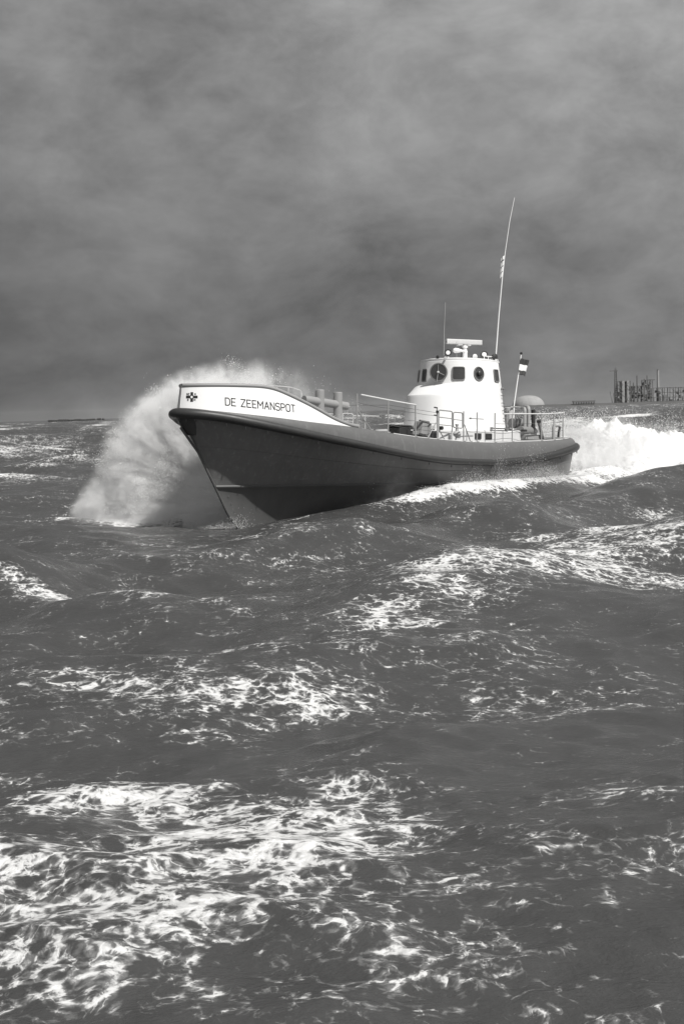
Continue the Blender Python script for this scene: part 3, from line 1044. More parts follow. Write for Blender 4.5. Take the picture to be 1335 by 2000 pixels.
def cloth(name, hoist_top, hoist_bot, fly, nu, nv, fold, mat, droop=0.0):
    a, b, f = map(lambda q: np.array(q, float), (hoist_top, hoist_bot, fly))
    side = np.cross(f, a - b); side /= np.linalg.norm(side)
    V = []; band = []
    for i in range(nu):
        u = i / (nu - 1)
        for j in range(nv):
            v = j / (nv - 1)
            p = a * (1 - v) + b * v + f * u * (1 - 0.12 * v) + side * fold * math.sin(u * 9 + v * 2.2) * (0.25 + u) + np.array([0, 0, -droop * u * u * (1 - .4 * v)])
            V.append(tuple(p)); band.append(v)
    F_ = [(i * nv + j, i * nv + j + 1, (i + 1) * nv + j + 1, (i + 1) * nv + j) for i in range(nu - 1) for j in range(nv - 1)]
    me = bpy.data.meshes.new(name); me.from_pydata(V, [], F_)
    at = me.attributes.new('band', 'FLOAT', 'POINT'); at.data.foreach_set('value', band)
    me.shade_smooth(); me.materials.append(mat)
    o = bpy.data.objects.new(name, me); col.objects.link(o)
    md = o.modifiers.new('thickness', 'SOLIDIFY'); md.thickness = 0.004
    return o


ft = b2w(15.90, 0, 5.24); fb = b2w(15.76, 0, 4.66)
fl = cloth('ensign', ft, fb, (.32, .10, -.02), 18, 22, .045, cloth_mat('ensign_cloth', [(0, .035), (.36, .8), (.72, .06)]), .07)
tag(fl, 'small three-banded dark, white and dark flag flying from the stern staff', 'flag')
pt = b2w(13.735, .76, 8.50); pb = b2w(13.61, .76, 7.78)
pn = cloth('pennant', pt, pb, (-.12, -.03, -.08), 14, 30, .045, cloth_mat('pennant_cloth', [(0, .75), (.16, .05), (.22, .75), (.45, .06), (.5, .75), (.72, .08), (.76, .75)]), .03)
tag(pn, 'narrow ragged white pennant wrapped round the tall whip aerial', 'pennant')

# ------------------------------------------------------------------ the sea
def hash2(i, j, seed):
    h = (i * 374761393 + j * 668265263 + seed * 2147483647) & 0xFFFFFFFF
    h = ((h ^ (h >> 13)) * 1274126177) & 0xFFFFFFFF
    h = h ^ (h >> 16)
    return (h & 0xFFFF) / 65535.0


def vnoise(x, y, seed=0):
    xi = np.floor(x).astype(np.int64); yi = np.floor(y).astype(np.int64)
    fx = x - xi; fy = y - yi
    fx = fx * fx * (3 - 2 * fx); fy = fy * fy * (3 - 2 * fy)
    a = hash2(xi, yi, seed); b = hash2(xi + 1, yi, seed); c = hash2(xi, yi + 1, seed); d_ = hash2(xi + 1, yi + 1, seed)
    return (a * (1 - fx) + b * fx) * (1 - fy) + (c * (1 - fx) + d_ * fx) * fy


def fbm(x, y, octv=4, seed=0, gain=0.5):
    s_ = 0; a = 1.0; n_ = 0
    for k in range(octv):
        s_ = s_ + a * vnoise(x * 2.03 ** k + 17.1 * k, y * 2.03 ** k - 9.7 * k, seed + k); n_ += a; a *= gain
    return s_ / n_


radii = [0.4, 0.9, 1.5, 2.2, 2.9]
r_ = 3.2
while r_ < 9200:
    radii.append(r_)
    r_ += 0.019 * (max(r_, 5) / 6.0) ** 1.1
radii = np.array(radii)
ang = np.concatenate([np.arange(-22, 22, 0.085), np.arange(22, 60, 0.45), np.arange(60, 300, 6.0), np.arange(300, 338, 0.45)])
ang = np.radians(ang)
RR, AA = np.meshgrid(radii, ang, indexing='ij')
X0 = RR * np.sin(AA); Y0 = RR * np.cos(AA)
nr, na = RR.shape
spacing = 0.019 * (np.maximum(RR, 5) / 6.0) ** 1.1


def seg_dist(x, y, p, q):
    p = np.array(p, float); q = np.array(q, float); dv = q - p
    L2 = (dv ** 2).sum()
    t = np.clip(((x - p[0]) * dv[0] + (y - p[1]) * dv[1]) / L2, 0, 1)
    cx_ = p[0] + t * dv[0]; cy_ = p[1] + t * dv[1]
    sgn_ = np.sign((x - cx_) * (-dv[1]) + (y - cy_) * dv[0])
    return np.hypot(x - cx_, y - cy_), t, sgn_


# water line along the port side of the boat
BODY = [(-4.4, 31.2, -.12), (-2.9, 33.0, -.22), (-1.45, 32.9, .02), (-.38, 33.5, .18), (.92, 34.6, .28), (3.0, 36.9, .58), (4.75, 38.9, .57), (7.8, 42.5, .48), (9.6, 45.5, .6)]
# calmer body of water round the hull so that the measured water line holds
damp = np.ones_like(RR)
for a, b in zip(BODY[:-1], BODY[1:]):
    d_, t, _ = seg_dist(X0, Y0, a[:2], b[:2])
    damp = np.minimum(damp, 1 - 0.85 * np.exp(-(d_ / 3.2) ** 2))

H = np.zeros_like(RR); DX = np.zeros_like(RR); DY = np.zeros_like(RR)
wr = np.random.default_rng(5)
NW = 84
lam = 0.22 * (15.0 / 0.22) ** (np.arange(NW) / (NW - 1.0))
main = math.radians(112)
for i, L_ in enumerate(lam):
    spread = 0.75 if L_ < 2 else 0.5
    th = main + wr.normal(0, spread)
    k = 2 * math.pi / L_
    a = 0.0068 * L_ * wr.uniform(.6, 1.3)
    if L_ < 3: a *= 0.74
    if L_ > 5: a *= 1.05
    if L_ > 9: a *= 0.75
    ph = wr.uniform(0, 2 * math.pi)
    # slow amplitude modulation: waves come in groups
    env = 0.45 + 1.1 * vnoise(X0 / (L_ * 3.2) + i * 3.1, Y0 / (L_ * 3.2) - i * 1.7, i)
    fade = np.clip((L_ / spacing - 3.0) / 4.0, 0, 1) * env
    if L_ > 1.6: fade = fade * damp
    arg = k * (X0 * math.cos(th) + Y0 * math.sin(th)) + ph
    c_ = np.cos(arg); s1 = np.sin(arg)
    H += a * fade * c_
    DX -= 0.75 * a * fade * math.cos(th) * s1
    DY -= 0.75 * a * fade * math.sin(th) * s1
# long sea running further out
for i in range(12):
    L_ = 14 * 1.11 ** i; th = math.radians(105) + wr.normal(0, .35); k = 2 * math.pi / L_
    arg = k * (X0 * math.cos(th) + Y0 * math.sin(th)) + wr.uniform(0, 6.28)
    env = .2 + 1.5 * vnoise(X0 / (L_ * 2.2) + i, Y0 / (L_ * 2.2), 100 + i)
    fd = np.clip((RR - 55) / 60, 0, 1) * np.clip((L_ / spacing - 3) / 4, 0, 1) * env
    a = .0085 * L_
    H += a * fd * np.cos(arg); DX -= a * fd * math.cos(th) * np.sin(arg); DY -= a * fd * math.sin(th) * np.sin(arg)

# named swells: (x0,y0,x1,y1,height,width,lean)
RIDGES = [
    (.0, 15.8, 2.3, 21.5, .20, 1.7), (2.3, 21.5, 8.0, 26.5, .27, 2.2), (8.0, 26.5, 16, 30, .25, 2.6),
    (-6.5, 22.3, -3.0, 18.9, .22, 1.2), (-11, 25, -6.5, 22.3, .24, 1.4),
    (-2.9, 9.6, -.1, 9.45, .07, .7),
    (-2.4, 7.35, -.3, 7.0, .05, .6),
    (-3.2, 14.2, -.4, 13.2, .14, .9), (.9, 10.6, 4.0, 9.6, .12, 1.0),
    (-.5, 27.5, 4.0, 31.5, .34, 1.7), (4.0, 31.5, 10.5, 39.0, .42, 1.7), (10.5, 39.0, 18, 44, .18, 2.8),
    (-14, 33.0, -6.0, 30.0, .20, 2.0), (-34, 92, -14, 80, .9, 7), (12, 70, 40, 90, .5, 6), (-22, 55, -12, 52, .35, 4),
]
for x0, y0, x1, y1, hh, wd in RIDGES:
    d_, t, sg_ = seg_dist(X0, Y0, (x0, y0), (x1, y1))
    w_ = wd * 1.1
    H += hh * np.exp(-(d_ / w_) ** 2)
    H -= hh * 0.35 * np.exp(-((d_ - wd * 1.9) / (wd * 1.1)) ** 2)
# water line
num = np.zeros_like(RR); den = np.zeros_like(RR) + 1e-9; wmx = np.zeros_like(RR)
for a, b in zip(BODY[:-1], BODY[1:]):
    d_, t, _ = seg_dist(X0, Y0, a[:2], b[:2])
    g = np.exp(-(d_ / 1.15) ** 2)
    z_ = a[2] + (b[2] - a[2]) * t
    num += g * z_; den += g; wmx = np.maximum(wmx, g)
H = H * (1 - wmx) + (num / den + 0.35 * H * 0) * wmx + wmx * 0.05 * (fbm(X0 * 1.6, Y0 * 1.6, 3, 9) - .5)
# hollow behind the stem on the starboard bow
H -= 0.62 * np.exp(-(((X0 + 4.6) / 2.3) ** 2 + ((Y0 - 35.6) / 1.5) ** 2))


def blob(cx_, cy_, rx, ry, amp, rot=0.0):
    c_, s1 = math.cos(rot), math.sin(rot)
    u = (X0 - cx_) * c_ + (Y0 - cy_) * s1; v = -(X0 - cx_) * s1 + (Y0 - cy_) * c_
    return amp * np.exp(-((u / rx) ** 2 + (v / ry) ** 2) ** 1.15)


FO = 0.09 + 0.26 * np.clip(fbm(X0 / 3.0 + 5, Y0 / 4.5 + 2, 3, 31) - .36, 0, 1)
FO *= np.clip(1.15 - 0.0 * RR, 0, 1)
BL = [(-.70, 8.6, .65, .5, 1.25), (-1.05, 7.9, .8, .35, .9), (-1.6, 7.2, .85, .38, 1.4), (-.75, 7.35, .5, .55, 1.2), (-1.9, 8.7, .5, .3, .8), (-.95, 6.5, .85, .45, .75),
      (-1.5, 6.2, .8, .4, .65), (-2.05, 9.0, .7, .55, .62), (-1.5, 9.4, .7, .35, .45), (-.95, 12.0, 1.0, .9, .46), (-2.2, 12.9, 1.2, .9, .46), (-.1, 12.8, .9, 1.3, .16),
      (-.3, 9.9, .5, .9, .40), (-.05, 8.6, .35, 1.1, .5),
      (-.7, 5.7, 1.2, .5, .55), (-3.4, 8.3, 1.2, 1.6, .45), (-4.5, 12.5, 1.5, 2.0, .35),
      (.6, 16.9, .8, 1.3, .50), (1.7, 19.0, 1.0, 1.4, .66), (3.0, 20.6, 1.3, 1.4, .68), (4.6, 22.4, 1.8, 1.6, .62), (6.8, 24.6, 2.2, 1.8, .66),
      (3.8, 26.6, 2.0, 1.0, .42), (6.4, 28.0, 2.4, 1.1, .50), (5.6, 20.4, 1.5, .8, .44), (9.5, 27, 2.5, 2.5, .5),
      (1.75, 8.5, .9, .65, .22), (.9, 7.2, 1.0, .8, .12), (.75, 6.15, .45, .3, .26), (1.9, 12.4, 1.2, .9, .22), (.5, 14.6, 1.6, .6, .33), (2.3, 15.7, .7, .8, .25),
      (-1.2, 18.2, 3.0, 1.4, .22), (.2, 24.5, 2.5, 1.1, .17), (-3.2, 27.2, 2.2, .9, .24), (-4.4, 30.4, 1.6, .7, .28), (-6.5, 40, 3, 2.5, .15),
      (-1.5, 15.0, 2.2, .7, .30), (3.2, 33.6, 1.4, 1.0, .22), (5.0, 31.5, 1.6, 1.2, .32), (8.6, 33.5, 2.5, 1.6, .35)]
for b_ in BL:
    FO = FO + blob(*b_)
# clearer water
for c_ in [(1.6, 10.6, 1.8, 1.3, .34), (1.3, 7.9, 1.0, .5, .10), (1.0, 6.3, .9, .6, .12), (-3.0, 16.5, 2.2, 1.3, .16), (-1.2, 10.7, 1.1, .45, .25), (.9, 12.0, .6, 1.6, .12), (3.4, 17.2, 2.0, 1.2, .25), (-2.1, 7.9, .55, .22, .35)]:
    FO = FO - blob(*c_)


def line_foam(p, q, wd, amp, soft=1.2):
    d_, t, sg_ = seg_dist(X0, Y0, p, q)
    return amp * np.exp(-(d_ / wd) ** 2)


brk = fbm(X0 * .75 + Y0 * .25 + 11, Y0 * .95 + 3, 3, 61)
brk2 = fbm(X0 * 1.9, Y0 * 2.1 + 8, 3, 67)
FO = FO * (.40 + 1.2 * np.clip((brk - .30) * 2.4, 0, 1)) * (.65 + .7 * brk2)
FO = 0.98 * np.tanh(np.maximum(FO, 0.0) / 0.98)
FO += line_foam((-6.4, 22.0), (-4.6, 20.7), .36, .7) + line_foam((-4.6, 20.7), (-3.0, 19.0), .28, .42)
FO += line_foam((-5.2, 29.8), (-2.0, 31.2), .10, .22) + line_foam((.1, 15.9), (1.8, 20.2), .22, .25)
# wash along the port side and the stern wake
FO += line_foam((-1.9, 32.5), (-.9, 33.0), .22, .42) + line_foam((1.9, 35.2), (3.6, 37.2), .35, .85) + line_foam((3.6, 37.2), (5.4, 39.0), .42, 1.1)
FO += line_foam((5.4, 39.2), (8.6, 42.6), .36, 1.0) + line_foam((8.6, 42.6), (9.8, 43.3), .8, .6)
lumps = fbm(X0 * 1.1, Y0 * 1.1, 5, 77, .58) - .5
wk = np.zeros_like(RR)
lum2 = fbm(X0 * 3.1 + 4, Y0 * 3.1, 4, 79, .6) - .5
for p, q, w0, h0, h1 in (((8.2, 49.0), (10.6, 50.2), 2.4, 1.4, 1.95), ((10.6, 50.2), (15, 55), 3.0, 1.8, 1.2), ((15, 55), (22, 62), 3.6, 1.2, .8), ((22, 62), (38, 76), 5.0, .95, .6)):
    d_, t, sg_ = seg_dist(X0, Y0, p, q)
    g = np.exp(-(d_ / w0) ** 4)
    hh = h0 + (h1 - h0) * t
    wk = np.maximum(wk, g)
    H = np.maximum(H, H * (1 - g) + g * (hh * (1 - .35 * (d_ / w0) ** 2) + lumps * .75 + lum2 * .95))
    FO += 1.7 * np.exp(-(d_ / (w0 * 1.05)) ** 4)
FO += line_foam((7.6, 43.4), (12.5, 46.8), .9, 1.1) + line_foam((12.5, 46.8), (22, 53), 1.0, .55)
# starboard bow wave foam under the spray
FO += line_foam((-8.1, 37.5), (-3.4, 37.2), .55, 1.0) + line_foam((-6.5, 36.6), (-4.0, 38.0), .8, .7)
H += .12 * np.exp(-(seg_dist(X0, Y0, (-8.0, 36.8), (-4.6, 36.9))[0] / .5) ** 2)
# white caps further out, on the higher crests
cap = np.clip((H - 0.16) / 0.25, 0, 1) * np.clip(fbm(X0 / 7 + 3, Y0 / 11, 3, 51) * 2.6 - 1.15, 0, 1)
FO += cap * np.clip((RR - 24) / 20, 0, 1) * .75
FO += line_foam((-33, 93), (-24, 88), .8, .45) + line_foam((21, 100), (30, 118), 3.0, .45) + line_foam((30, 86), (38, 84), 1.6, .6) + line_foam((-2, 150), (2, 150), 4, .9) + line_foam((5, 160), (9, 162), 3, .8) + line_foam((21, 150), (45, 190), 3, .7)
H += np.clip(FO - .75, 0, 1) * 0.055 * (fbm(X0 * 5, Y0 * 5, 3, 5) - .3) * 2 * np.clip(1.5 - wk, 0, 1)

V = np.stack([X0 + DX * (RR < 400), Y0 + DY * (RR < 400), H], -1).reshape(-1, 3)
V = np.concatenate([V, [[0, 0, 0.0]]])
idx = np.arange(nr * na).reshape(nr, na)
nx = np.roll(idx, -1, 1)
quads = np.stack([idx[:-1], nx[:-1], nx[1:], idx[1:]], -1).reshape(-1, 4)[:, ::-1]
tris = np.stack([idx[0], nx[0], np.full(na, nr * na)], -1)
me = bpy.data.meshes.new('sea')
nv = len(V)
me.vertices.add(nv); me.vertices.foreach_set('co', V.astype(np.float32).ravel())
loops = np.concatenate([quads.ravel(), tris.ravel()]).astype(np.int32)
me.loops.add(len(loops)); me.loops.foreach_set('vertex_index', loops)
nf_ = len(quads) + len(tris)
me.polygons.add(nf_)
me.polygons.foreach_set('loop_start', np.concatenate([np.arange(len(quads)) * 4, len(quads) * 4 + np.arange(len(tris)) * 3]).astype(np.int32))
me.update(calc_edges=True)
me.shade_smooth()
at = me.attributes.new('foam', 'FLOAT', 'POINT')
at.data.foreach_set('value', np.concatenate([FO.ravel(), [0.1]]).astype(np.float32))
me.validate()
sea = bpy.data.objects.new('sea', me)
col.objects.link(sea)
tag(sea, kind='structure')

m = bpy.data.materials.new('sea_water'); m.use_nodes = True
t = m.node_tree; t.nodes.clear()
geo = nd(t, 'ShaderNodeTexCoord')
flat = vmth(t, 'MULTIPLY', geo.outputs['Object'], (1, 1, 0.6))
att = nd(t, 'ShaderNodeAttribute'); att.attribute_name = 'foam'
dens = att.outputs['Fac']
# distort the pattern coordinates
w1 = vmth(t, 'SUBTRACT', noise(t, flat, 0.9, 3, .5, 0, True), (.5, .5, .5))
w2 = vmth(t, 'SUBTRACT', noise(t, flat, 4.0, 3, .5, 0, True), (.5, .5, .5))
pc = vmth(t, 'ADD', flat, vmth(t, 'ADD', vmth(t, 'SCALE', w1, 0.42), vmth(t, 'SCALE', w2, 0.15)))
st_ = vmth(t, 'MULTIPLY', pc, (0.85, 1.0, 1.0))


def vor(vec, scale):
    n = nd(t, 'ShaderNodeTexVoronoi'); n.feature = 'DISTANCE_TO_EDGE'
    n.voronoi_dimensions = '2D'
    t.links.new(vec, n.inputs['Vector']); n.inputs['Scale'].default_value = scale
    return n.outputs['Distance']


def ridge(vec, scale, wd, det=3):
    q = noise(t, vec, scale, det, .55, .5)
    return sstep(t, mth(t, 'ABSOLUTE', mth(t, 'SUBTRACT', q, 0.5)), 0.0, wd, 1.0, 0.0)


f1 = sstep(t, vor(st_, 4.2), 0.0, 0.42, 1.0, 0.0)
f2 = sstep(t, vor(vmth(t, 'MULTIPLY', st_, (1.1, 1, 1)), 11.0), 0.0, 0.42, 1.0, 0.0)
g1 = ridge(st_, 2.4, .03)
g2 = ridge(vmth(t, 'ADD', st_, (7.3, 1.1, 0)), 6.0, .04, 4)
nb = noise(t, st_, 1.7, 9, .68, .15)
nf2 = noise(t, st_, 14.0, 6, .7, .2)
v = mth(t, 'MULTIPLY_ADD', mth(t, 'SUBTRACT', nb, 0.5), 1.75, 0.5)
v = mth(t, 'MULTIPLY_ADD', mth(t, 'SUBTRACT', nf2, 0.5), 0.95, v)
v = mth(t, 'MULTIPLY_ADD', mth(t, 'SUBTRACT', f1, 0.5), 0.34, v)
v = mth(t, 'MULTIPLY_ADD', mth(t, 'SUBTRACT', f2, 0.5), 0.25, v)
v = mth(t, 'MULTIPLY_ADD', g1, 0.16, v)
v = mth(t, 'MULTIPLY_ADD', g2, 0.20, v)
v = mth(t, 'MULTIPLY_ADD', dens, 0.74, mth(t, 'SUBTRACT', v, 1.15))
foam = sstep(t, v, -0.02, 0.24)
thin = sstep(t, v, -0.30, 0.15)

# ripples (bump), fading nothing: real small waves
rp = vmth(t, 'MULTIPLY', geo.outputs['Object'], (0.75, 1.3, 1.0))
r1 = noise(t, rp, 3.2, 5, .62, .25)
r2 = noise(t, rp, 11.0, 5, .65, .3)
hgt = mth(t, 'ADD', mth(t, 'MULTIPLY', r1, 0.035), mth(t, 'ADD', mth(t, 'MULTIPLY', r2, 0.028), mth(t, 'MULTIPLY', noise(t, rp, 34.0, 4, .65, .2), 0.010)))
hgt = mth(t, 'ADD', hgt, mth(t, 'MULTIPLY', foam, 0.02))
bmp = nd(t, 'ShaderNodeBump'); bmp.inputs['Strength'].default_value = 0.6; bmp.inputs['Distance'].default_value = 1.0
t.links.new(hgt, bmp.inputs['Height'])
wp_ = nd(t, 'ShaderNodeBsdfPrincipled')
wc = sstep(t, thin, 0, 1, 0.054, 0.16)
wc = mth(t, 'MULTIPLY', wc, mth(t, 'MULTIPLY_ADD', mth(t, 'SUBTRACT', nb, .5), .7, 1.0))
cbn = nd(t, 'ShaderNodeCombineColor')
for i in range(3): t.links.new(wc, cbn.inputs[i])
t.links.new(cbn.outputs[0], wp_.inputs['Base Color'])
wp_.inputs['Roughness'].default_value = 0.20
wp_.inputs['IOR'].default_value = 1.34
t.links.new(bmp.outputs[0], wp_.inputs['Normal'])
fp = nd(t, 'ShaderNodeBsdfPrincipled')
fc = mth(t, 'MULTIPLY_ADD', mth(t, 'SUBTRACT', nf2, .5), .30, sstep(t, v, 0.0, 0.9, 0.50, 0.82), clamp=True)
cf = nd(t, 'ShaderNodeCombineColor')
for i in range(3): t.links.new(fc, cf.inputs[i])
t.links.new(cf.outputs[0], fp.inputs['Base Color'])
fp.inputs['Roughness'].default_value = 0.85
fp.inputs['Specular IOR Level'].default_value = 0.15
b2 = nd(t, 'ShaderNodeBump'); b2.inputs['Strength'].default_value = 0.35; b2.inputs['Distance'].default_value = 1.0
t.links.new(mth(t, 'ADD', mth(t, 'MULTIPLY', v, 0.06), mth(t, 'MULTIPLY', nf2, 0.05)), b2.inputs['Height'])
t.links.new(b2.outputs[0], fp.inputs['Normal'])
mx = nd(t, 'ShaderNodeMixShader')
t.links.new(foam, mx.inputs[0]); t.links.new(wp_.outputs[0], mx.inputs[1]); t.links.new(fp.outputs[0], mx.inputs[2])
mo = nd(t, 'ShaderNodeOutputMaterial')
t.links.new(mx.outputs[0], mo.inputs[0])
me.materials.append(m)

# ------------------------------------------------------------------ spray: soft volume with the droplets that make its grain
def volume_obj(name, lo, hi, build_density, label):
    c_ = [(a + b) / 2 for a, b in zip(lo, hi)]
    mb_ = MB().box((0, 0, 0), [b - a for a, b in zip(lo, hi)])
    mv = bpy.data.materials.new(name + '_mist'); mv.use_nodes = True
    tt = mv.node_tree; tt.nodes.clear()
    g_ = nd(tt, 'ShaderNodeTexCoord')
    pos = vmth(tt, 'ADD', g_.outputs['Object'], tuple(c_))
    den_ = build_density(tt, pos)
    pv = nd(tt, 'ShaderNodeVolumePrincipled')
    pv.inputs['Color'].default_value = (.995, .995, .995, 1)
    pv.inputs['Anisotropy'].default_value = -0.5
    tt.links.new(den_, pv.inputs['Density'])
    out = nd(tt, 'ShaderNodeOutputMaterial')
    tt.links.new(pv.outputs[0], out.inputs['Volume'])
    o = mb_.build(name, mv, None, smooth=False)
    o.location = c_
    tag(o, label, 'spray', kind='stuff')
    return o


def bow_density(tt, pos):
    wv = vmth(tt, 'SUBTRACT', noise(tt, pos, 0.55, 3, .6, 0, True), (.5, .5, .5))
    q = vmth(tt, 'ADD', pos, vmth(tt, 'SCALE', wv, 0.85))
    s_ = nd(tt, 'ShaderNodeSeparateXYZ'); tt.links.new(q, s_.inputs[0])
    x, y, z = s_.outputs
    s2 = nd(tt, 'ShaderNodeSeparateXYZ'); tt.links.new(pos, s2.inputs[0])
    ex = mth(tt, 'DIVIDE', mth(tt, 'ADD', x, 2.75), sstep(tt, s2.outputs[2], 0.0, 1.2, 5.35, 4.75))
    ez = mth(tt, 'DIVIDE', z, 4.45)
    r_ = mth(tt, 'SQRT', mth(tt, 'ADD', mth(tt, 'MULTIPLY', ex, ex), mth(tt, 'MULTIPLY', ez, ez)))
    rim = sstep(tt, r_, 0.80, 1.03, 1.0, 0.0)
    core = sstep(tt, r_, 0.15, 0.85, 0.55, 1.0)
    # thickness: a sheet that runs aft along the starboard side
    yc = mth(tt, 'ADD', mth(tt, 'MULTIPLY', mth(tt, 'ADD', x, 4.0), -0.10), 37.2)
    dy_ = mth(tt, 'DIVIDE', mth(tt, 'SUBTRACT', y, yc), 1.25)
    sheet = sstep(tt, mth(tt, 'MULTIPLY', dy_, dy_), 0.0, 1.0, 1.0, 0.0)
    right = sstep(tt, s2.outputs[0], -4.3, -0.6, 1.0, 0.035)
    n1 = noise(tt, vmth(tt, 'MULTIPLY', pos, (1, 1, .8)), 0.95, 6, .62, .4)
    lump = sstep(tt, n1, 0.36, 0.66, 0.12, 1.5)
    hot = mth(tt, 'ADD', mth(tt, 'DIVIDE', mth(tt, 'ADD', s2.outputs[0], 4.3), 1.6), 0.0)
    hz = mth(tt, 'DIVIDE', mth(tt, 'SUBTRACT', s2.outputs[2], 2.7), 1.1)
    hr = mth(tt, 'ADD', mth(tt, 'MULTIPLY', hot, hot), mth(tt, 'MULTIPLY', hz, hz))
    hotf = sstep(tt, hr, 0.0, 1.5, 2.6, 1.0)
    low = sstep(tt, s2.outputs[2], -.1, .35, 1.8, 1.0)
    d_ = mth(tt, 'MULTIPLY', rim, sheet)
    for k_ in (right, lump, core, hotf, low):
        d_ = mth(tt, 'MULTIPLY', d_, k_)
    n2 = noise(tt, pos, 4.5, 5, .7, .3)
    d_ = mth(tt, 'MULTIPLY', d_, sstep(tt, n2, 0.36, 0.64, 0.25, 1.75))
    an = mth(tt, 'ARCTAN2', s2.outputs[2], mth(tt, 'ADD', s2.outputs[0], 2.2))
    cb_ = nd(tt, 'ShaderNodeCombineXYZ')
    tt.links.new(mth(tt, 'MULTIPLY', an, 9.0), cb_.inputs[0]); tt.links.new(mth(tt, 'MULTIPLY', r_, 2.2), cb_.inputs[1]); tt.links.new(mth(tt, 'MULTIPLY', s2.outputs[1], 1.2), cb_.inputs[2])
    n3 = noise(tt, cb_.outputs[0], 1.0, 5, .65, .5)
    d_ = mth(tt, 'MULTIPLY', d_, sstep(tt, n3, 0.34, 0.64, 0.25, 1.7))
    return mth(tt, 'MULTIPLY', d_, 3.4)


volume_obj('bow_spray', (-8.9, 35.2, -0.5), (2.6, 39.4, 5.0), bow_density,
           'tall sunlit fan of white spray thrown up on the far side of the bow')


def wake_density(tt, pos):
    wv = vmth(tt, 'SUBTRACT', noise(tt, pos, 0.7, 3, .6, 0, True), (.5, .5, .5))
    q = vmth(tt, 'ADD', pos, vmth(tt, 'SCALE', wv, 1.6))
    s_ = nd(tt, 'ShaderNodeSeparateXYZ'); tt.links.new(q, s_.inputs[0])
    x, y, z = s_.outputs
    # distance aft of the stern along the track and across it
    a = mth(tt, 'ADD', mth(tt, 'MULTIPLY', mth(tt, 'SUBTRACT', x, 9.4), .656), mth(tt, 'MULTIPLY', mth(tt, 'SUBTRACT', y, 46.8), .755))
    b = mth(tt, 'ADD', mth(tt, 'MULTIPLY', mth(tt, 'SUBTRACT', x, 9.4), .755), mth(tt, 'MULTIPLY', mth(tt, 'SUBTRACT', y, 46.8), -.656))
    top = sstep(tt, a, -1.5, 9.0, 2.7, .9)
    hz = sstep(tt, mth(tt, 'DIVIDE', z, top), 0.35, 1.0, 1.0, 0.0)
    bb_ = mth(tt, 'DIVIDE', b, 2.6)
    ac = sstep(tt, mth(tt, 'MULTIPLY', bb_, bb_), 0.1, 1.0, 1.0, 0.0)
    n1 = noise(tt, vmth(tt, 'MULTIPLY', pos, (.8, .8, 1.5)), 1.3, 6, .68, .5)
    lump = sstep(tt, n1, 0.38, 0.62, 0.05, 1.4)
    ends = mth(tt, 'MULTIPLY', sstep(tt, a, -2.2, -.3), sstep(tt, a, 9, 15, 1.0, 0.0))
    d_ = mth(tt, 'MULTIPLY', mth(tt, 'MULTIPLY', hz, ac), mth(tt, 'MULTIPLY', lump, ends))
    n2 = noise(tt, pos, 4.0, 5, .7, .3)
    d_ = mth(tt, 'MULTIPLY', d_, sstep(tt, n2, 0.38, 0.62, 0.15, 1.85))
    return mth(tt, 'MULTIPLY', d_, 0.7)


volume_obj('stern_spray', (6.5, 44.6, -0.3), (20.5, 59.5, 3.6), wake_density,
           'low bank of white spray boiling up behind the stern over the wake')


def droplets(name, P, rad, label):
    n = len(P)
    base = np.array([(1, 1, 1), (1, -1, -1), (-1, 1, -1), (-1, -1, 1)], float) / 1.732
    q = rng.normal(size=(n, 3, 3)); q, _ = np.linalg.qr(q)
    Vv = (base[None] @ q) * rad[:, None, None] + P[:, None]
    F_ = np.array([(0, 1, 2), (0, 2, 3), (0, 3, 1), (1, 3, 2)])[None] + (np.arange(n) * 4)[:, None, None]
    me_ = bpy.data.meshes.new(name)
    me_.vertices.add(n * 4); me_.vertices.foreach_set('co', Vv.astype(np.float32).ravel())
    me_.loops.add(n * 12); me_.loops.foreach_set('vertex_index', F_.astype(np.int32).ravel())
    me_.polygons.add(n * 4); me_.polygons.foreach_set('loop_start', (np.arange(n * 4) * 3).astype(np.int32))
    me_.update(calc_edges=True)
    me_.shade_smooth()
    me_.materials.append(DROP)
    o = bpy.data.objects.new(name, me_); col.objects.link(o)
    tag(o, label, 'spray', kind='stuff')
    return o


DROP = paint('spray_droplets', 0.85, 0.6, 0.3, 0.02, 1.0)
dn = DROP.node_tree.nodes['Principled BSDF']
dn.inputs['Subsurface Weight'].default_value = 0.0
# bow droplets: same fan, thrown up and outwards in streaks
n = 620000
th = rng.uniform(0, math.pi, n); rr = np.sqrt(rng.uniform(0.05, 1.0, n)) * (1 + np.abs(rng.normal(0, .05, n)))
st1 = fbm(th * 11, rr * 2.0, 4, 21)
rr *= .95 + .10 * st1
px_ = -2.75 + 4.8 * rr * np.cos(th); pz_ = 4.45 * rr * np.sin(th)
px_ += (fbm(px_ * .8, pz_ * .8, 3, 3) - .5) * .55; pz_ += (fbm(px_ * .8 + 9, pz_ * .8, 3, 4) - .5) * .55
py_ = 37.2 - .1 * (px_ + 4) + rng.normal(0, .65, n)
keep = rng.uniform(0, 1, n) < np.clip((fbm(px_ * 1.6, pz_ * 1.3, 4, 8) - .33) * 3.0, 0.03, 1) * np.clip((st1 - .3) * 3.5, .05, 1) * np.clip(1.0 - (px_ + 4.8) / 3.4, .03, 1)
keep &= (pz_ > -.2) & (py_ > 35.3) & (rng.uniform(0, 1, n) < np.clip((1.02 - rr) / .14, 0.004, 1))
P_ = np.stack([px_, py_, pz_], 1)[keep]
droplets('bow_spray_droplets', P_, np.clip(rng.lognormal(math.log(.0072), .45, len(P_)), .004, .028), 'fine droplets filling the tall fan of spray at the bow')
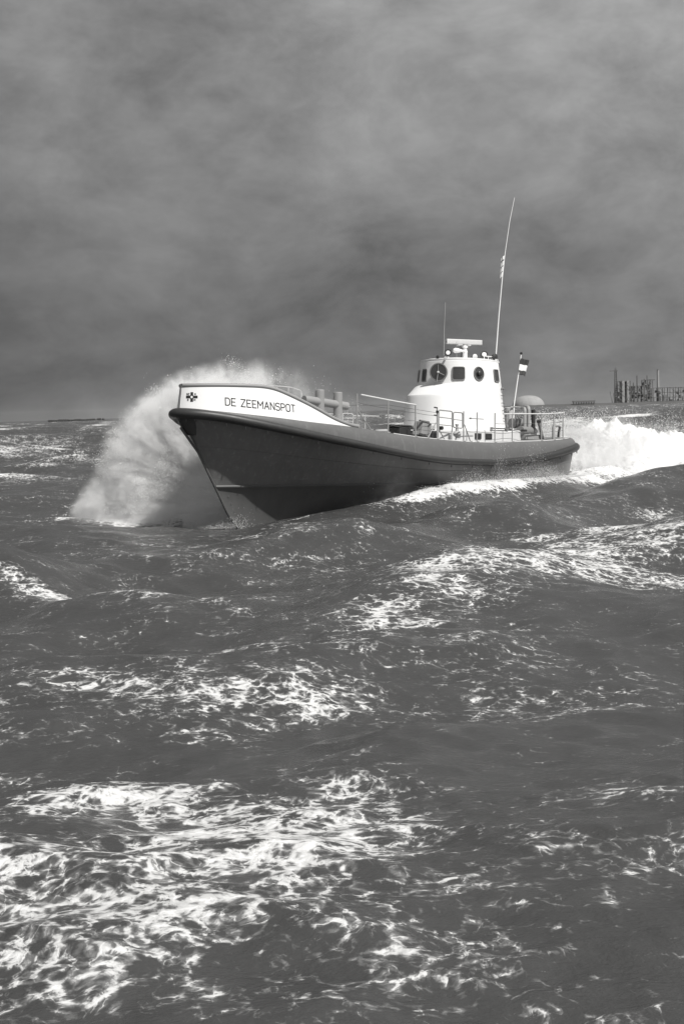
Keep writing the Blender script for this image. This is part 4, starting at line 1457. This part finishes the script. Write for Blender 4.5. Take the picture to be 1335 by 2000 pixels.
# stern and side droplets
n = 240000
a_ = rng.uniform(-1.8, 18, n) ** 1.0; b_ = rng.normal(0, 1.35, n) * (1 + a_ * .05)
X_ = 8.9 + .62 * a_ + .755 * b_; Y_ = 48.6 + .72 * a_ - .656 * b_
top_ = 1.95 * np.exp(-np.clip(a_, 0, 30) / 14.0)
z_ = top_ * np.clip(1 - .25 * (b_ / 2.2) ** 2, .2, 1) - .25 + rng.exponential(.27, n) * (.25 + 1.6 * np.clip(fbm(a_ * 1.3, b_ * 1.3, 3, 12) - .3, 0, 1) * 2)
P_ = np.stack([X_, Y_, z_], 1)[z_ < 2.5 + .3 * rng.uniform(0, 1, n)]
droplets('stern_spray_droplets', P_, np.clip(rng.lognormal(math.log(.010), .40, len(P_)), .004, .026), 'fine droplets flying above the white wake behind the stern')
n = 1800
t_ = rng.uniform(0, 1, n)
P_ = np.stack([-2.75 - .9 * t_ + rng.normal(0, .18, n), 33.3 + .3 * t_ + rng.normal(0, .15, n), -.2 + np.abs(rng.normal(0, .16, n)) * (1.2 - t_)], 1)
droplets('stem_splash_droplets', P_, np.clip(rng.lognormal(math.log(.006), .4, n), .003, .02), 'small splash of droplets where the stem cuts the water')
n = 14000
t_ = rng.uniform(0, 1, n)
X_ = 2.4 + 6.0 * t_ + rng.normal(0, .12, n); Y_ = 35.75 + 6.4 * t_ + rng.normal(0, .12, n)
z_ = .45 + np.abs(rng.normal(0, .22, n)) * (.3 + 1.5 * vnoise(t_ * 14, t_ * 0, 3)) * np.clip(np.sin(math.pi * np.clip(t_ * 1.1, 0, 1)) * 1.5, .3, 1.2)
droplets('side_spray_droplets', np.stack([X_, Y_, z_], 1), np.abs(rng.normal(0, .003, n)) + .0045, 'low line of splashing droplets along the waterline of the after hull')

# ------------------------------------------------------------------ sea haze
hm = bpy.data.materials.new('haze_air'); hm.use_nodes = True
ht = hm.node_tree; ht.nodes.clear()
hv = nd(ht, 'ShaderNodeVolumePrincipled')
hv.inputs['Color'].default_value = (.9, .9, .9, 1)
hv.inputs['Density'].default_value = 0.000022
ho = nd(ht, 'ShaderNodeOutputMaterial')
ht.links.new(hv.outputs[0], ho.inputs['Volume'])
hz_ = MB().box((0, 0, 0), (19000, 19000, 72.0)).build('haze', hm, None, smooth=False)
hz_.location = (0, 0, 30.0)
tag(hz_, kind='stuff')

# ------------------------------------------------------------------ far shore
def far_pt(px, up=0.0, Y=1500.0):
    return ((px - 667.5) / 2440.0 * Y * 1.0, Y, up)


# low dyke
mb = MB()
G = []
for X in np.linspace(0, 1500, 260):
    hh = 2.6 + 1.2 * vnoise(np.array([X / 30.0]), np.array([0.3]), 4)[0] + .5 * vnoise(np.array([X / 7.0]), np.array([1.3]), 4)[0]
    hh *= min(1, X / 300.0 + .25)
    G.append([(X, 1470, -2), (X, 1480, hh * .8), (X, 1500, hh), (X, 1560, hh), (X, 1580, -2)])
mb.grid(np.array(G)).build('shore', M['land'])
bpy.data.objects['shore']['kind'] = 'structure'
# dark breakwater on the left horizon
mb = MB()
X = -345.0
while X < -282:
    w_ = random.uniform(2, 7)
    mb.box((X, 1500 + random.uniform(-2, 2), .6), (w_, 6, random.uniform(2.5, 5.0)), rz=random.uniform(-.3, .3), bev=.5)
    X += w_ * random.uniform(.8, 1.4)
tag(mb.build('breakwater', M['stone'], smooth=False), 'low dark line of breakwater stones on the left horizon', 'breakwater')


def root(name, label, cat, loc, group=None):
    o = bpy.data.objects.new(name, None); col.objects.link(o); o.location = loc; o.empty_display_size = 5
    tag(o, label, cat, group); return o


def frame_block(rt, w, dd, h, nx_, nz_, col_w=.9, mat='far', fill=.0, vert=0):
    c_ = MB(); b_ = MB()
    for i in range(nx_ + 1):
        for y in (-dd / 2, dd / 2):
            c_.box((-w / 2 + w * i / nx_, y, h / 2), (col_w, col_w, h))
    for j in range(1, nz_ + 1):
        z = h * j / nz_
        for y in (-dd / 2 - .1, dd / 2 + .1):
            b_.box((0, y, z - .4), (w + col_w + .2, col_w * .8, col_w * .8))
        b_.box((0, 0, z - .5), (w * .98, dd * .9, .25))
    c_.add(b_.v, b_.f)
    c_.build('steel_frame', M[mat], rt, smooth=False)
    br = MB()
    for i in range(nx_):
        for j in range(nz_):
            if random.random() < .5:
                x0 = -w / 2 + w * i / nx_; x1 = x0 + w / nx_; z0 = h * j / nz_; z1 = z0 + h / nz_
                if random.random() < .5: x0, x1 = x1, x0
                br.tube([(x0, -dd / 2 - .7, z0), (x1, -dd / 2 - .7, z1)], .22, 4)
    if br.v: br.build('cross_bracing', M[mat], rt, smooth=False)
    for k in range(int(fill * nx_ * nz_)):
        vs = MB()
        x = random.uniform(-w / 2, w / 2); z = random.uniform(1, h * .85)
        if random.random() < .5: vs.lathe((x, random.uniform(-dd / 3, dd / 3), z), (0, 0, 1), [(0, 1.2), (random.uniform(2, 6), 1.2)], 10)
        else: vs.box((x, random.uniform(-dd / 3, dd / 3), z), (random.uniform(1.5, 4), 2, random.uniform(1.5, 4)))
        vs.build('process_vessel', M['farmid'], rt, smooth=False)


GZ = 2.6
r1_ = root('lattice_mast', 'tall slim lattice mast with short crossarm on the right horizon', 'mast', (331.5, 1500, GZ))
mb = MB()
for sx in (-1.5, 1.5):
    for sy in (-1.5, 1.5):
        mb.tube([(sx, sy, 0), (sx * .6, sy * .6, 38)], .42, 5)
mb.build('mast_legs', M['far'], r1_, smooth=False)
for y in (-1, 1):
    mb = MB()
    for k in range(14):
        z0 = k * 2.7; s0 = 1.5 * (1 - .4 * z0 / 38); s1 = 1.5 * (1 - .4 * (z0 + 2.7) / 38)
        mb.tube([(-s0, y * s0, z0), (s1, y * s1, z0 + 2.7)], .16, 4).tube([(s0, y * s0, z0), (-s1, y * s1, z0 + 2.7)], .16, 4)
    mb.build('mast_bracing', M['far'], r1_, smooth=False)
MB().box((-2.4, 0, 38.4), (9.5, 1.4, 1.2)).box((0, 0, 40), (2, 2, 2.4)).tube([(0, 0, 40), (0, 0, 43)], .3, 5).build('crossarm', M['far'], r1_, smooth=False)
MB().box((2.5, 0, 3), (7, 6, 6)).build('mast_hut', M['farmid'], r1_, smooth=False)
MB().tube([(-4.5, 0, 0), (-7.0, 0, 14)], .3, 5).tube([(-4.5, 0, 0), (-2.8, 0, 12)], .25, 5).build('small_derrick', M['far'], r1_, smooth=False)

r2_ = root('process_tower', 'left block of steel plant framework beside the tall mast on the horizon', 'tower', (341.0, 1500, GZ), 'steel towers of the far plant')
frame_block(r2_, 13, 12, 26, 3, 6, .7, 'far', .5)
MB().box((-2.0, 0, 13), (3.0, 13.2, 26.6)).box((3.6, 0, 13), (2.2, 13.2, 26.2)).build('stair_tower', M['farlight'], r2_, smooth=False)
r3_ = root('open_scaffold', 'lower open scaffold with thin stacks between the two plant towers', 'scaffold', (355.5, 1500, GZ))
frame_block(r3_, 15, 12, 20, 4, 4, .7, 'far', 1.1)
MB().lathe((-3, 0, 0), (0, 0, 1), [(0, .8), (24, .8)], 8).lathe((1.5, 0, 0), (0, 0, 1), [(0, .9), (32, .8)], 8).build('stack', M['far'], r3_)
r4_ = root('process_tower', 'right block of dense plant framework with a platform on top at the horizon', 'tower', (369.0, 1500, GZ), 'steel towers of the far plant')
frame_block(r4_, 10, 12, 27, 3, 7, .8, 'far', 1.0)
MB().lathe((0, 0, 0), (0, 0, 1), [(0, .9), (32, .7)], 8).build('stack', M['far'], r4_)
MB().box((5, 0, 26.5), (7, 8, 1)).build('top_platform', M['far'], r4_, smooth=False)
r5_ = root('pipe_bridge', 'long low pipe bridge on many legs at the right end of the plant', 'pipe bridge', (398.0, 1500, GZ))
frame_block(r5_, 46, 10, 17, 7, 3, .7, 'far', .4)
mb = MB()
for k in range(12):
    mb.lathe((-21 + k * 3.7, random.uniform(-3, 3), 0), (0, 0, 1), [(0, .5), (random.uniform(5, 10), .5)], 8)
mb.build('vessel_row', M['farmid'], r5_)
r6_ = root('flare_stack', 'faint tall chimney above the pipe bridge at the far right', 'chimney', (384.5, 1510, GZ))
MB().lathe((0, 0, 0), (0, 0, 1), [(0, 1.7), (38, 1.3)], 12).build('chimney_shaft', M['farlight'], r6_)  # pale grey paints in the haze that makes the shaft faint
MB().lathe((0, 0, 0), (0, 0, 1), [(38, 1.5), (38.8, 1.5)], 12).build('chimney_cap', M['farmid'], r6_)

r7_ = root('jetty', 'low flat jetty on short piles at the horizon right of the wake', 'jetty', (289.0, 1480, 0))
MB().box((0, 0, 5.8), (26, 6, 1.8)).build('jetty_deck', M['far'], r7_, smooth=False)
mb = MB()
for k in range(9): mb.box((-12 + k * 3.0, 0, 2.5), (.6, 4, 5.4))
mb.build('jetty_piles', M['far'], r7_, smooth=False)
# pale dome on the horizon
r8_ = root('storage_dome', 'pale rounded dome on the horizon just right of the flag staff', 'dome', (228.0, 1510, 1.5))
pr = [(13.5 * math.sin(a), 19.5 * math.cos(a) ** .85 if a < 1.57 else .01) for a in np.linspace(0, math.pi / 2 - 1e-3, 14)]
MB().lathe((0, 0, 0), (0, 0, 1), pr, 36).build('dome_shell', M['domeshell'], r8_)
MB().lathe((0, 0, 0), (0, 0, 1), [(-1.5, 19.0), (.6, 19.0)], 36).build('dome_base', M['farmid'], r8_)
